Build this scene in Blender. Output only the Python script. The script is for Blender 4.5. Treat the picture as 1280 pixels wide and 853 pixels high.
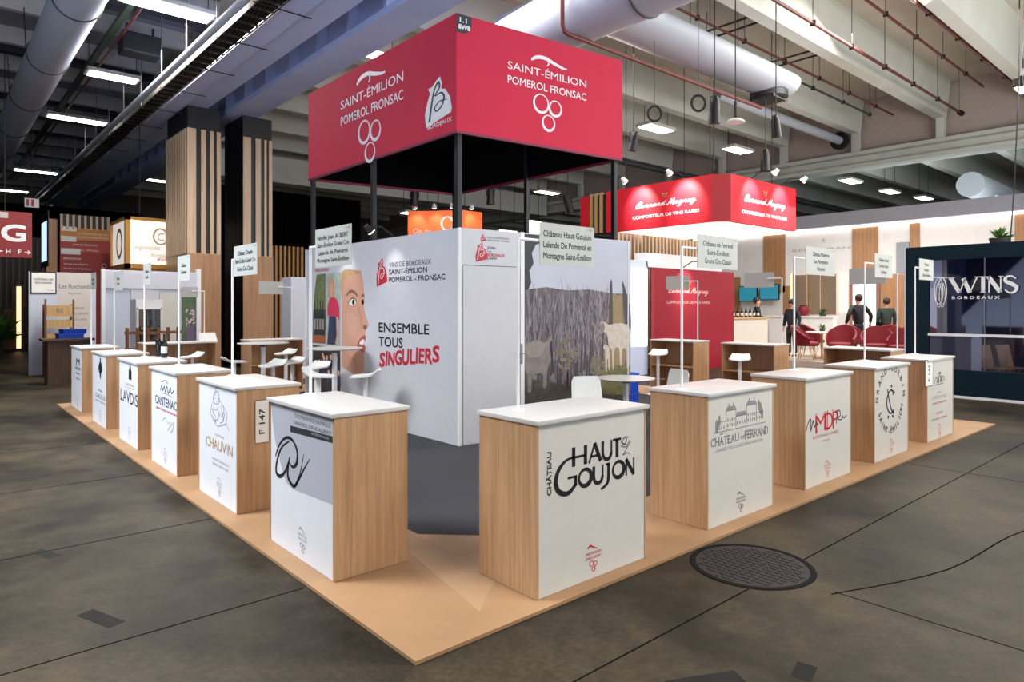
import bpy, bmesh, math, random
from mathutils import Vector, Matrix, Euler
random.seed(7)
PI = math.pi
for o in list(bpy.data.objects): bpy.data.objects.remove(o)
SC = bpy.context.scene
COL = SC.collection
# ------------------------------------------------------------------ camera, world, exposure
cam_d = bpy.data.cameras.new('camera'); cam = bpy.data.objects.new('camera', cam_d); COL.objects.link(cam)
cam.location = (-1.8501, -2.8385, 1.7878)
cam.rotation_euler = (PI/2, 0, -math.radians(41.2325))
cam_d.sensor_width = 36; cam_d.lens = 841.786/1280*36
cam_d.shift_y = -(426.5-383.666)/1280
cam_d.clip_end = 300
SC.camera = cam
SC.view_settings.view_transform = 'Standard'; SC.view_settings.look = 'None'
SC.view_settings.exposure = 0.0; SC.view_settings.gamma = 1.0
SC.view_settings.use_curve_mapping = False
world = bpy.data.worlds.new('hall_ambient'); SC.world = world; world.use_nodes = True
world.node_tree.nodes['Background'].inputs[0].default_value = (0.86, 0.92, 1.0, 1)
world.node_tree.nodes['Background'].inputs[1].default_value = 1.15

def area(name, loc, size, power, color=(1, .96, .9), target=None, size_y=None, spread=PI):
    d = bpy.data.lights.new(name, 'AREA'); d.energy = power; d.color = color
    d.shape = 'RECTANGLE'; d.size = size; d.size_y = size_y or size; d.spread = spread
    o = bpy.data.objects.new(name, d); COL.objects.link(o); o.location = loc
    if target is not None:
        o.rotation_euler = (Vector(target)-Vector(loc)).to_track_quat('-Z', 'Y').to_euler()
    return o
def spot(name, loc, target, power, angle=60, color=(1, .93, .82), blend=.6, r=.04):
    d = bpy.data.lights.new(name, 'SPOT'); d.energy = power; d.color = color
    d.spot_size = math.radians(angle); d.spot_blend = blend; d.shadow_soft_size = r
    o = bpy.data.objects.new(name, d); COL.objects.link(o); o.location = loc
    o.rotation_euler = (Vector(target)-Vector(loc)).to_track_quat('-Z', 'Y').to_euler()
    return o
# the hall's own ceiling lighting: rows of panels over the aisles
area('aisle_light_front', (4.0, -5.5, 8.2), 8, 1500, (1, .96, .90), (4.0, -4.0, 0), 3, 2.5)
area('aisle_light_side', (-6.0, 7.0, 8.2), 3, 1900, (.92, .95, 1), (-5.5, 6, 0), 9, 2.05)
# unseen uplights, added to brighten the ceiling beams and ducts
area('ceiling_fill_right', (13, -6.5, 2.6), 9, 1300, (1, .99, .95), (14.5, -2.2, 9), 4)
area('girder_fill', (1.2, -5.6, 3.2), 3, 60, (.70, .80, 1), (4.6, 3.5, 7.6), 3, 1.5)  # added fill, lifts the girders above the canopy
area('far_bay_fill', (31, 6, 5.6), 7, 330, (.92, 1, .98), (31, 6, 9), 7)  # added fill for the dark beams of the far bay
area('ceiling_fill_left', (-7, 4, 2.6), 4, 540, (.66, .77, 1), (-3.5, 5.5, 8), 8, 2.4)
area('aisle_light_cross', (16, 1.5, 8.0), 5, 1000, (1, .95, .88), (13, 4, 0), 5)
area('stand_light', (8.4, 8.0, 8.0), 5, 900, (1, .95, .9), (7.5, 7, 0), 5)
area('rear_light', (2.3, 14.0, 8.2), 1.2, 900, (1, .96, .92), (2.3, 14, 0), 4)
area('restaurant_light', (19.5, 6.0, 4.7), 5, 260, (1, .94, .88), (19.5, 6.0, 0), 5)

# ------------------------------------------------------------------ helpers
def lin(c):
    return tuple(((x/255)/12.92 if x/255 <= .04045 else ((x/255+.055)/1.055)**2.4) for x in c)
MATS = {}
def mat(name, rgb, rough=.5, metal=0, var=0, scale=6, stretch=(1, 1, 1), bump=0, emit=None, spec=.5):
    if name in MATS: return MATS[name]
    m = bpy.data.materials.new(name); m.use_nodes = True; nt = m.node_tree; b = nt.nodes['Principled BSDF']
    c = lin(rgb)
    b.inputs['Base Color'].default_value = (*c, 1); b.inputs['Roughness'].default_value = rough
    b.inputs['Metallic'].default_value = metal
    b.inputs['Specular IOR Level'].default_value = spec
    tc = nt.nodes.new('ShaderNodeTexCoord'); mp = nt.nodes.new('ShaderNodeMapping'); nz = nt.nodes.new('ShaderNodeTexNoise')
    mp.inputs['Scale'].default_value = stretch; nz.inputs['Scale'].default_value = scale; nz.inputs['Detail'].default_value = 4
    nt.links.new(tc.outputs['Object'], mp.inputs[0]); nt.links.new(mp.outputs[0], nz.inputs[0])
    v = var if var else .03
    r = nt.nodes.new('ShaderNodeValToRGB'); r.color_ramp.elements[0].position = .3; r.color_ramp.elements[1].position = .7
    r.color_ramp.elements[0].color = (*[x*(1-v) for x in c], 1); r.color_ramp.elements[1].color = (*[min(1, x*(1+v)) for x in c], 1)
    nt.links.new(nz.outputs[0], r.inputs[0]); nt.links.new(r.outputs[0], b.inputs['Base Color'])
    if bump:
        bp = nt.nodes.new('ShaderNodeBump'); bp.inputs['Strength'].default_value = bump; bp.inputs['Distance'].default_value = .01
        nt.links.new(nz.outputs[0], bp.inputs['Height']); nt.links.new(bp.outputs[0], b.inputs['Normal'])
    if emit:
        b.inputs['Emission Color'].default_value = (*lin(emit[0]), 1); b.inputs['Emission Strength'].default_value = emit[1]
    MATS[name] = m; return m
def wood(name, a, b_, rough=.5, stretch=(14, 14, .9), plank=None):
    m = bpy.data.materials.new(name); m.use_nodes = True; nt = m.node_tree; b = nt.nodes['Principled BSDF']
    tc = nt.nodes.new('ShaderNodeTexCoord'); mp = nt.nodes.new('ShaderNodeMapping'); mp.inputs['Scale'].default_value = stretch
    n1 = nt.nodes.new('ShaderNodeTexNoise'); n1.inputs['Scale'].default_value = 1.6; n1.inputs['Detail'].default_value = 6; n1.inputs['Roughness'].default_value = .65
    mp2 = nt.nodes.new('ShaderNodeMapping'); mp2.inputs['Scale'].default_value = [s*5 for s in stretch]
    n2 = nt.nodes.new('ShaderNodeTexNoise'); n2.inputs['Scale'].default_value = 2.2; n2.inputs['Detail'].default_value = 3
    mx = nt.nodes.new('ShaderNodeMath'); mx.operation = 'MULTIPLY_ADD'; mx.inputs[1].default_value = .45
    r = nt.nodes.new('ShaderNodeValToRGB'); r.color_ramp.elements[0].position = .42; r.color_ramp.elements[1].position = .98
    r.color_ramp.elements[0].color = (*lin(a), 1); r.color_ramp.elements[1].color = (*lin(b_), 1)
    nt.links.new(tc.outputs['Object'], mp.inputs[0]); nt.links.new(tc.outputs['Object'], mp2.inputs[0])
    nt.links.new(mp.outputs[0], n1.inputs[0]); nt.links.new(mp2.outputs[0], n2.inputs[0])
    nt.links.new(n2.outputs[0], mx.inputs[0]); nt.links.new(n1.outputs[0], mx.inputs[2])
    nt.links.new(mx.outputs[0], r.inputs[0]); nt.links.new(r.outputs[0], b.inputs['Base Color'])
    b.inputs['Roughness'].default_value = rough
    MATS[name] = m; return m
def glass(name, rgb=(235, 240, 245), alpha=.12, rough=.03):
    m = bpy.data.materials.new(name); m.use_nodes = True; nt = m.node_tree
    for n in list(nt.nodes): nt.nodes.remove(n)
    out = nt.nodes.new('ShaderNodeOutputMaterial'); mix = nt.nodes.new('ShaderNodeMixShader')
    t = nt.nodes.new('ShaderNodeBsdfTransparent'); g = nt.nodes.new('ShaderNodeBsdfGlossy'); g.inputs['Roughness'].default_value = rough
    t.inputs[0].default_value = (*lin(rgb), 1); mix.inputs[0].default_value = alpha
    nt.links.new(t.outputs[0], mix.inputs[1]); nt.links.new(g.outputs[0], mix.inputs[2]); nt.links.new(mix.outputs[0], out.inputs[0])
    MATS[name] = m; return m

class Frame:
    """flat drawing frame: origin O, right U, up V; N = outward normal"""
    def __init__(s, O, U, V=(0, 0, 1)):
        s.O = Vector(O); s.U = Vector(U).normalized(); s.V = Vector(V).normalized(); s.N = s.U.cross(s.V)
    def __call__(s, u, v, d=0): return s.O + s.U*u + s.V*v + s.N*d

class MB:
    def __init__(s): s.bm = bmesh.new()
    def quadbox(s, pts):
        v = [s.bm.verts.new(p) for p in pts]
        for f in ((3, 2, 1, 0), (4, 5, 6, 7), (0, 1, 5, 4), (1, 2, 6, 5), (2, 3, 7, 6), (3, 0, 4, 7)):
            s.bm.faces.new([v[i] for i in f])
        return v
    def box(s, x0, y0, z0, x1, y1, z1, bev=0):
        if x0 > x1: x0, x1 = x1, x0
        if y0 > y1: y0, y1 = y1, y0
        if z0 > z1: z0, z1 = z1, z0
        v = s.quadbox([(x0, y0, z0), (x1, y0, z0), (x1, y1, z0), (x0, y1, z0), (x0, y0, z1), (x1, y0, z1), (x1, y1, z1), (x0, y1, z1)])
        if bev:
            es = {e for q in v for e in q.link_edges}
            bmesh.ops.bevel(s.bm, geom=list(es), offset=bev, segments=2, affect='EDGES', profile=.5)
        return s
    def fbox(s, F, u0, v0, u1, v1, d0, d1):
        s.quadbox([F(u0, v0, d1), F(u1, v0, d1), F(u1, v0, d0), F(u0, v0, d0), F(u0, v1, d1), F(u1, v1, d1), F(u1, v1, d0), F(u0, v1, d0)]); return s
    def poly(s, F, pts, d0, d1):
        a = sum(pts[i][0]*pts[(i+1) % len(pts)][1]-pts[(i+1) % len(pts)][0]*pts[i][1] for i in range(len(pts)))
        if a < 0: pts = pts[::-1]
        lo = [s.bm.verts.new(F(u, v, d0)) for u, v in pts]; hi = [s.bm.verts.new(F(u, v, d1)) for u, v in pts]
        n = len(pts)
        s.bm.faces.new(hi); s.bm.faces.new(lo[::-1])
        for i in range(n): s.bm.faces.new((lo[i], lo[(i+1) % n], hi[(i+1) % n], hi[i]))
        return s
    def blob(s, F, pts, d0, d1, k=5):
        n = len(pts); q = []
        for i in range(n):
            p0, p1, p2, p3 = pts[i-1], pts[i], pts[(i+1) % n], pts[(i+2) % n]
            for j in range(k):
                t = j/k; q.append(tuple(.5*((2*p1[a])+(-p0[a]+p2[a])*t+(2*p0[a]-5*p1[a]+4*p2[a]-p3[a])*t*t+(-p0[a]+3*p1[a]-3*p2[a]+p3[a])*t**3) for a in (0, 1)))
        return s.poly(F, q, d0, d1)
    def stroke(s, F, pts, w, d0=.0005, d1=.002, smooth=0, closed=False):
        """ribbon along pts; w number or list of widths"""
        ws = w if isinstance(w, (list, tuple)) else [w]*len(pts)
        if smooth:
            q = []; qw = []; n = len(pts)
            rng = range(n if closed else n-1)
            for i in rng:
                g = lambda k: pts[k % n] if closed else pts[min(max(k, 0), n-1)]
                p0, p1, p2, p3 = g(i-1), g(i), g(i+1), g(i+2)
                for j in range(smooth):
                    t = j/smooth
                    q.append(tuple(.5*((2*p1[k])+(-p0[k]+p2[k])*t+(2*p0[k]-5*p1[k]+4*p2[k]-p3[k])*t*t+(-p0[k]+3*p1[k]-3*p2[k]+p3[k])*t**3) for k in (0, 1)))
                    qw.append(ws[i]*(1-t)+ws[(i+1) % n]*t)
            if not closed: q.append(pts[-1]); qw.append(ws[-1])
            pts, ws = q, qw
        n = len(pts); L = []; R = []
        for i in range(n):
            if closed: a, b = pts[i-1], pts[(i+1) % n]
            else: a, b = pts[max(i-1, 0)], pts[min(i+1, n-1)]
            dx, dy = b[0]-a[0], b[1]-a[1]; l = math.hypot(dx, dy) or 1
            nx, ny = -dy/l*ws[i]/2, dx/l*ws[i]/2
            L.append((pts[i][0]+nx, pts[i][1]+ny)); R.append((pts[i][0]-nx, pts[i][1]-ny))
        V = [[s.bm.verts.new(F(*p, d)) for p in S] for S, d in ((L, d1), (R, d1), (R, d0), (L, d0))]
        m = n if closed else n-1
        for i in range(m):
            j = (i+1) % n
            for k in range(4):
                try: s.bm.faces.new((V[k][i], V[(k+1) % 4][i], V[(k+1) % 4][j], V[k][j]))
                except ValueError: pass
        if not closed:
            s.bm.faces.new([V[k][0] for k in (3, 2, 1, 0)]); s.bm.faces.new([V[k][-1] for k in range(4)])
        return s
    def ring(s, F, u, v, ru, rv, w, d0=.0005, d1=.002, n=28, off=(0, 0), a0=0, a1=2*PI):
        if a1-a0 > 6.28: return s.stroke(F, [(u+ru*math.cos(a0+2*PI*i/n), v+rv*math.sin(a0+2*PI*i/n)) for i in range(n)], [w*(1+off[0]*math.cos(2*PI*i/n+off[1])) for i in range(n)], d0, d1, closed=True)
        return s.stroke(F, [(u+ru*math.cos(a0+(a1-a0)*i/n), v+rv*math.sin(a0+(a1-a0)*i/n)) for i in range(n+1)], w, d0, d1)
    def ell(s, F, u, v, ru, rv, d0=.0005, d1=.002, n=24, rot=0):
        c, q = math.cos(rot), math.sin(rot)
        return s.poly(F, [(u+ru*math.cos(2*PI*i/n)*c-rv*math.sin(2*PI*i/n)*q, v+ru*math.cos(2*PI*i/n)*q+rv*math.sin(2*PI*i/n)*c) for i in range(n)], d0, d1)
    def cyl(s, p0, p1, r0, r1=None, n=16):
        return s.tube([p0, p1], [r0, r0 if r1 is None else r1], n)
    def tube(s, pts, r, n=10):
        pts = [Vector(p) for p in pts]; rs = r if isinstance(r, (list, tuple)) else [r]*len(pts)
        rings = []; prev = None
        for i, p in enumerate(pts):
            t = (pts[min(i+1, len(pts)-1)]-pts[max(i-1, 0)]).normalized()
            if prev is None:
                a = Vector((0, 0, 1)) if abs(t.z) < .9 else Vector((1, 0, 0)); x = t.cross(a).normalized()
            else:
                x = (prev - t*prev.dot(t)).normalized()
            prev = x; y = t.cross(x)
            rings.append([s.bm.verts.new(p+(x*math.cos(2*PI*k/n)+y*math.sin(2*PI*k/n))*rs[i]) for k in range(n)])
        for a, b in zip(rings, rings[1:]):
            for k in range(n): s.bm.faces.new((a[k], a[(k+1) % n], b[(k+1) % n], b[k]))
        s.bm.faces.new(rings[0][::-1]); s.bm.faces.new(rings[-1]); return s
    def lathe(s, prof, c=(0, 0, 0), n=24):
        c = Vector(c); rings = []
        for r, z in prof:
            rings.append([s.bm.verts.new(c+Vector((r*math.cos(2*PI*k/n), r*math.sin(2*PI*k/n), z))) for k in range(n)] if r > 1e-6 else [s.bm.verts.new(c+Vector((0, 0, z)))])
        for a, b in zip(rings, rings[1:]):
            for k in range(n):
                j = (k+1) % n
                f = [a[k % len(a)], a[j % len(a)], b[j % len(b)], b[k % len(b)]]
                g = []
                for q in f:
                    if q not in g: g.append(q)
                if len(g) > 2: s.bm.faces.new(g)
        return s
    def sph(s, c, r, sc=(1, 1, 1), n=12):
        m = Matrix.Translation(c) @ Matrix.Diagonal((r*sc[0], r*sc[1], r*sc[2], 1))
        bmesh.ops.create_uvsphere(s.bm, u_segments=n, v_segments=max(6, n//2+2), radius=1, matrix=m); return s
    def text(s, F, t, u, v, h, w=None, bold=0, shear=0, align='c', d0=.0005, d1=.002, rot=0, space=1, minw=None):
        """text with cap height h, baseline at v; w = exact width"""
        cu = bpy.data.curves.new('t', 'FONT'); cu.body = t; cu.offset = min(bold, 0); cu.shear = shear; cu.space_character = space; cu.resolution_u = 3
        cu.fill_mode = 'FRONT'
        o = bpy.data.objects.new('t', cu); COL.objects.link(o); dg = bpy.context.evaluated_depsgraph_get(); dg.update()
        me = o.evaluated_get(dg).to_mesh()
        P = [q.co.copy() for q in me.vertices]; FS = [list(p.vertices) for p in me.polygons]
        o.evaluated_get(dg).to_mesh_clear(); bpy.data.objects.remove(o); bpy.data.curves.remove(cu)
        if not P: return s
        k = h/.73
        x0 = min(p.x for p in P); x1 = max(p.x for p in P)
        kx = w/(x1-x0) if w else k
        W = (x1-x0)*kx; ox = {'c': -W/2, 'l': 0, 'r': -W}[align]
        c, q = math.cos(rot), math.sin(rot); vs = []; vb = []
        bo = max(bold, 0)*k*.9
        for i_, (bx_, by_) in enumerate(((0, 0),) if not bo else ((-bo, -bo), (bo, -bo), (bo, bo), (-bo, bo))):
            vs = []
            for p in P:
                x = (p.x-x0)*kx+ox+bx_; y = p.y*k+by_
                vs.append(s.bm.verts.new(F(u+x*c-y*q, v+x*q+y*c, d1+i_*2e-5)))
            for f in FS:
                try: s.bm.faces.new([vs[i] for i in f])
                except ValueError: pass
        return s
    def serif(s, F, t, u, v, h, w, d1=.002, gap=.10, thin=.035):
        """letters set one by one with small feet and flags on their stems"""
        FEET = {'H': 'abcd', 'A': 'ab', 'U': 'cd', 'V': 'cd', 'I': 'mn', 'N': 'acd', 'T': 'm', 'E': 'ac', 'F': 'ac', 'P': 'ac', 'R': 'acb', 'L': 'ac', 'D': 'ac', 'B': 'ac', 'M': 'abcd', 'C': '', 'S': '', 'O': '', 'Q': ''}
        WD = {'I': .3, 'M': 1.2, 'T': .75, 'E': .7, 'F': .66, 'L': .66, 'P': .72, 'S': .66}
        tot = sum(WD.get(c, .9 if c != ' ' else .5) for c in t)+gap*(len(t)-1); k = w/tot; x = u-w/2
        for c in t:
            cw = WD.get(c, .9 if c != ' ' else .5)*k
            if c != ' ':
                s.text(F, c, x+cw/2, v, h, cw*(.25 if c == 'I' else 1), d1=d1)
                sw = .085*h
                for f in FEET.get(c, ''):
                    cx = {'a': x+.06*cw, 'b': x+cw*.94, 'c': x+.06*cw, 'd': x+cw*.94, 'm': x+cw/2, 'n': x+cw/2}[f]; cy = v if f in 'abm' else v+h
                    s.fbox(F, cx-sw, cy-thin*h/2, cx+sw, cy+thin*h/2, .0005, d1+.0001)
            x += cw+gap*k
        return s
    def build(s, name, m, parent=None, smooth=False, loc=None, rz=None):
        bm = s.bm
        me = bpy.data.meshes.new(name)
        bmesh.ops.recalc_face_normals(bm, faces=bm.faces) if not getattr(s, 'keep', False) else None
        bm.to_mesh(me); bm.free()
        if smooth:
            for p in me.polygons: p.use_smooth = True
            try: me.set_sharp_from_angle(angle=math.radians(40))
            except Exception: pass
        o = bpy.data.objects.new(name, me); COL.objects.link(o)
        me.materials.append(MATS[m] if isinstance(m, str) else m)
        if parent: o.parent = parent
        if loc is not None: o.location = loc
        if rz is not None: o.rotation_euler = (0, 0, rz)
        return o
def tag(o, label, cat, group=None):
    o['label'] = label; o['category'] = cat
    if group: o['group'] = group
    return o
def thing(name, label, cat, loc=(0, 0, 0), rz=0, group=None):
    o = bpy.data.objects.new(name, None); COL.objects.link(o); o.location = loc; o.rotation_euler = (0, 0, rz)
    o.empty_display_size = .1
    return tag(o, label, cat, group)
def struct(o): o['kind'] = 'structure'; return o
def stuff(o): o['kind'] = 'stuff'; return o
def copy_tree(o, parent=None):
    c = o.copy(); COL.objects.link(c)
    if parent: c.parent = parent
    for ch in list(o.children): copy_tree(ch, c)
    return c
def dup(o, label, loc=None, rz=None, group=None):
    c = copy_tree(o); c['label'] = label
    if loc is not None: c.location = loc
    if rz is not None: c.rotation_euler = (0, 0, rz)
    if group: c['group'] = group
    return c
XZ = Frame((0, 0, 0), (1, 0, 0))     # faces -Y

# ------------------------------------------------------------------ materials
wood('oak', (158, 119, 84), (208, 168, 127), .45, (22, 22, .6))
wood('oak_slat', (176, 146, 118), (216, 188, 158), .5, (10, 10, .5))
wood('oak_warm', (150, 108, 74), (190, 146, 106), .5, (10, 10, .5))
wood('dark_wood', (62, 44, 34), (104, 78, 58), .55)
wood('pine', (168, 128, 80), (214, 176, 120), .6)
wood('brown_wood', (92, 56, 34), (140, 92, 58), .55)
mat('laminate', (204, 203, 199), .35, var=.015)
mat('panel_white', (208, 205, 196), .45, var=.02)
mat('wall_white', (206, 207, 212), .5, var=.02)
mat('wall_cool', (196, 202, 216), .5, var=.02)
mat('wall_grey', (150, 154, 166), .6, var=.03)
mat('black_paint', (14, 14, 18), .5)
mat('black_cloth', (5, 5, 7), .95, spec=.1)
mat('charcoal', (46, 47, 52), .5)
mat('ink', (20, 21, 26), .5)
mat('joint', (27, 25, 23), .95, spec=0)
mat('navy_ink', (24, 34, 52), .5)
mat('grey_ink', (112, 112, 118), .5)
mat('light_ink', (168, 170, 176), .5)
mat('gold_ink', (176, 142, 92), .45)
mat('red_ink', (196, 40, 62), .5)
mat('pale_red_ink', (206, 130, 128), .5)
mat('red_cloth', (206, 52, 76), .75, var=.03, scale=2, spec=.2)
mat('red_panel', (196, 30, 44), .55, var=.03, spec=.3)
mat('crimson_panel', (146, 28, 46), .55, var=.03, spec=.3)
mat('white_paint', (238, 238, 238), .4)
mat('sign_card', (190, 192, 185), .55, var=.02)
mat('steel', (150, 152, 156), .3, metal=.9)
mat('chair_white', (226, 228, 224), .35)
mat('carpet', (64, 64, 68), .95, var=.12, scale=180, spec=.1)
mat('teal_paint', (4, 32, 44), .6, var=.05, spec=.2)
mat('beam_lilac', (186, 196, 232), .55, var=.05, scale=1.5)
mat('beam_pale', (216, 219, 210), .7, var=.06, scale=.8)
mat('slab', (206, 198, 184), .8, var=.08, scale=.7)
mat('slab_dark', (120, 120, 122), .8, var=.10, scale=.7)
mat('rib_dark', (176, 172, 168), .75, var=.06)
mat('duct', (178, 183, 194), .68, metal=.05, var=.04, scale=1.2)
mat('pipe_red', (104, 48, 42), .5, var=.06)
mat('pipe_steel', (120, 116, 112), .4, metal=.6)
mat('tray', (58, 58, 60), .6, metal=.2)
mat('green_paint', (48, 66, 52), .6)
mat('cable', (16, 16, 16), .6)
mat('iron', (40, 35, 34), .8, metal=0, var=.35, scale=60, bump=.5)
mat('blue_plastic', (26, 74, 196), .4)
mat('navy_wall', (26, 27, 66), .7, var=.08)
mat('velvet', (124, 18, 32), .6, var=.08)
mat('brass', (196, 150, 84), .35, metal=.7)
mat('bottle_glass', (14, 16, 16), .1)
mat('wine_foil', (120, 26, 36), .35)
mat('paper', (236, 234, 228), .6)
mat('leaf', (70, 116, 46), .6, var=.25, scale=30)
mat('terracotta', (60, 58, 56), .6)
mat('skin', (206, 158, 134), .55)
mat('hair', (44, 30, 24), .6)
mat('suit', (24, 26, 36), .7)
mat('shirt', (200, 206, 216), .6)
mat('green_jacket', (38, 50, 46), .7)
mat('lamp_white', (255, 255, 255), .4, emit=((255, 252, 244), 9))
mat('lamp_warm', (255, 240, 214), .4, emit=((255, 232, 196), 5))
mat('cove_light', (255, 250, 244), .4, emit=((255, 246, 236), 3.2))
mat('sign_lit', (250, 246, 240), .5, emit=((255, 248, 238), .55))
mat('sign_glow', (255, 236, 190), .5, emit=((255, 230, 176), 2.2))
mat('screen_lit', (200, 220, 255), .4, emit=((190, 212, 250), 1.4))
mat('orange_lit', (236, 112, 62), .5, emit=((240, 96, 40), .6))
mat('ochre_panel', (206, 134, 62), .6, var=.04)
mat('brick_red_panel', (158, 52, 48), .6, var=.04)
mat('beige_panel', (200, 194, 186), .6)
mat('warm_white', (232, 232, 232), .5)
glass('clear_glass', (238, 242, 246), .10)
glass('booth_glass', (190, 194, 214), .045)
glass('fridge_glass', (150, 176, 184), .22)

# concrete floor: patchy, worn, polished
def floor_mat():
    m = bpy.data.materials.new('concrete_floor'); m.use_nodes = True; nt = m.node_tree; b = nt.nodes['Principled BSDF']; L = nt.links.new
    tc = nt.nodes.new('ShaderNodeTexCoord')
    def noise(sc, det=5, ro=.55, mp=None):
        n = nt.nodes.new('ShaderNodeTexNoise'); n.inputs['Scale'].default_value = sc; n.inputs['Detail'].default_value = det; n.inputs['Roughness'].default_value = ro
        if mp:
            q = nt.nodes.new('ShaderNodeMapping'); q.inputs['Scale'].default_value = mp; L(tc.outputs['Object'], q.inputs[0]); L(q.outputs[0], n.inputs[0])
        else: L(tc.outputs['Object'], n.inputs[0])
        return n
    def ramp(a, ca, b2, cb):
        r = nt.nodes.new('ShaderNodeValToRGB'); e = r.color_ramp.elements; e[0].position = a; e[1].position = b2; e[0].color = (*lin(ca), 1); e[1].color = (*lin(cb), 1); return r
    n1 = noise(.55, 6, .6); r1 = ramp(.36, (38, 34, 29), .64, (82, 73, 58)); L(n1.outputs[0], r1.inputs[0])
    n2 = noise(3.2, 8, .7); r2 = ramp(.30, (98, 98, 98), .62, (255, 255, 255)); L(n2.outputs[0], r2.inputs[0])
    mx = nt.nodes.new('ShaderNodeMix'); mx.data_type = 'RGBA'; mx.blend_type = 'MULTIPLY'; mx.inputs[0].default_value = .55
    L(r1.outputs[0], mx.inputs[6]); L(r2.outputs[0], mx.inputs[7])
    n3 = noise(1.1, 3, .5, (1, .35, 1)); r3 = ramp(.58, (255, 255, 255), .72, (96, 96, 100)); L(n3.outputs[0], r3.inputs[0])
    m2 = nt.nodes.new('ShaderNodeMix'); m2.data_type = 'RGBA'; m2.blend_type = 'MULTIPLY'; m2.inputs[0].default_value = .5
    L(mx.outputs[2], m2.inputs[6]); L(r3.outputs[0], m2.inputs[7])
    n4 = noise(26, 4, .7); r4 = ramp(.35, (190, 190, 190), .6, (255, 255, 255)); L(n4.outputs[0], r4.inputs[0])
    m3 = nt.nodes.new('ShaderNodeMix'); m3.data_type = 'RGBA'; m3.blend_type = 'MULTIPLY'; m3.inputs[0].default_value = .5
    L(m2.outputs[2], m3.inputs[6]); L(r4.outputs[0], m3.inputs[7]); L(m3.outputs[2], b.inputs['Base Color'])
    rr = nt.nodes.new('ShaderNodeMapRange'); b.inputs['Specular IOR Level'].default_value = .09; rr.inputs[3].default_value = .44; rr.inputs[4].default_value = .6; L(n2.outputs[0], rr.inputs[0]); L(rr.outputs[0], b.inputs['Roughness'])
    bp = nt.nodes.new('ShaderNodeBump'); bp.inputs['Strength'].default_value = .12; bp.inputs['Distance'].default_value = .02; L(n2.outputs[0], bp.inputs['Height']); L(bp.outputs[0], b.inputs['Normal'])
    MATS['concrete_floor'] = m
floor_mat()
def ply_mat():
    mat('plywood', (162, 126, 90), .6, var=.13, scale=1.6)
    mat('plywood_pale', (172, 138, 102), .6, var=.07, scale=2.2)
ply_mat()

# ------------------------------------------------------------------ SETTING: floor, ceiling, walls
fl = struct(MB().box(-30, -16, -.12, 60, 60, 0).build('floor', 'concrete_floor'))
jb = MB()
for (x0, y0, x1, y1) in ((-9, 5.2, -.02, 5.2), (-9, 3.1, -.02, 3.1), (-9, 1.25, -.02, 1.25), (-9, -.62, 16, -.62), (-4.4, -9, -4.4, 20), (2.45, -9, 2.45, -1.0), (6.6, -6, 6.6, -.05), (-9, 7.4, -.02, 7.4), (-9, 10.2, -.02, 10.2)):
    if x0 == x1: jb.box(x0-.004, y0, .0, x0+.004, y1, .0015)
    else: jb.box(x0, y0-.005, .0, x1, y0+.005, .0015)
jb.build('floor_joint', 'joint', fl)
cb = MB()
def crack(pts, w):
    cb.stroke(Frame((0, 0, 0), (1, 0, 0), (0, 1, 0)), pts, w, 0, .0014, smooth=5)
crack([(-3.2, 3.2), (-2.7, 3.8), (-2.4, 4.6), (-2.3, 5.4), (-2.1, 6.0)], .014)
crack([(-2.0, 4.5), (-1.7, 4.3), (-1.4, 4.35)], .01)
crack([(2.4, -1.0), (3.4, -1.35), (4.8, -1.5), (6.2, -2.0), (8, -2.2)], .012)
cb.build('floor_crack', 'joint', fl)
tb = MB()
for (u, v, l, w, a) in ((-1.08, 1.62, .32, .10, 1.9), (-1.18, 3.05, .26, .09, 1.9), (.1, -.95, .5, .12, .5), (.95, -1.05, .38, .16, -.5), (1.4, -1.3, .16, .1, .2)):
    c, q = math.cos(a), math.sin(a)
    tb.poly(Frame((u, v, 0), (c, q, 0), (-q, c, 0)), [(-l/2, -w/2), (l/2, -w/2*.9), (l/2*.97, w/2), (-l/2, w/2*.85)], 0, .001)
tb.build('floor_patch', mat('floor_patch', (44, 43, 41), .9, var=.1, spec=.05), fl)

HZ = 7.5
ce = struct(MB().box(3.7, -16, 9.95, 60, 60, 10.2).build('ceiling', 'slab'))
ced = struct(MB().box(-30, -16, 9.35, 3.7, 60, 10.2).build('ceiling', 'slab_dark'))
bb = MB()
for k in range(-3, 15):                                     # deep beams of the right-hand bays
    y = 2.3+2.95*k
    b = MB(); b.quadbox([(5.6, y-.17, 8.6), (25.9, y-.17, 8.6), (25.9, y+.17, 8.6), (5.6, y+.17, 8.6), (5.6, y-.30, 9.95), (25.9, y-.30, 9.95), (25.9, y+.30, 9.95), (5.6, y+.30, 9.95)])
    b.build('beam', 'beam_pale', ce)
    b = MB(); b.quadbox([(26.6, y-.17, 8.6), (56, y-.17, 8.6), (56, y+.17, 8.6), (26.6, y+.17, 8.6), (26.6, y-.30, 9.95), (56, y-.30, 9.95), (56, y+.30, 9.95), (26.6, y+.30, 9.95)])
    if y > -2: b.build('beam', 'beam_pale', ce)
    if -4 < y < 30: MB().box(25.75, y-.13, 7.86, 26.0, y+.13, 8.62).build('post', 'beam_pale', ce)
for k in range(20):                                         # small ribs of the left-hand bay
    y = 4.2+2.6*k
    MB().box(-26, y-.09, 8.9, 3.7, y+.09, 9.36).build('rib', 'rib_dark', ce)
for k in range(9):
    y = 5.6+5.2*k
    MB().box(-26, y-.4, 9.0, 3.7, y-.1, 9.34).build('rib', 'charcoal', ce)
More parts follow.
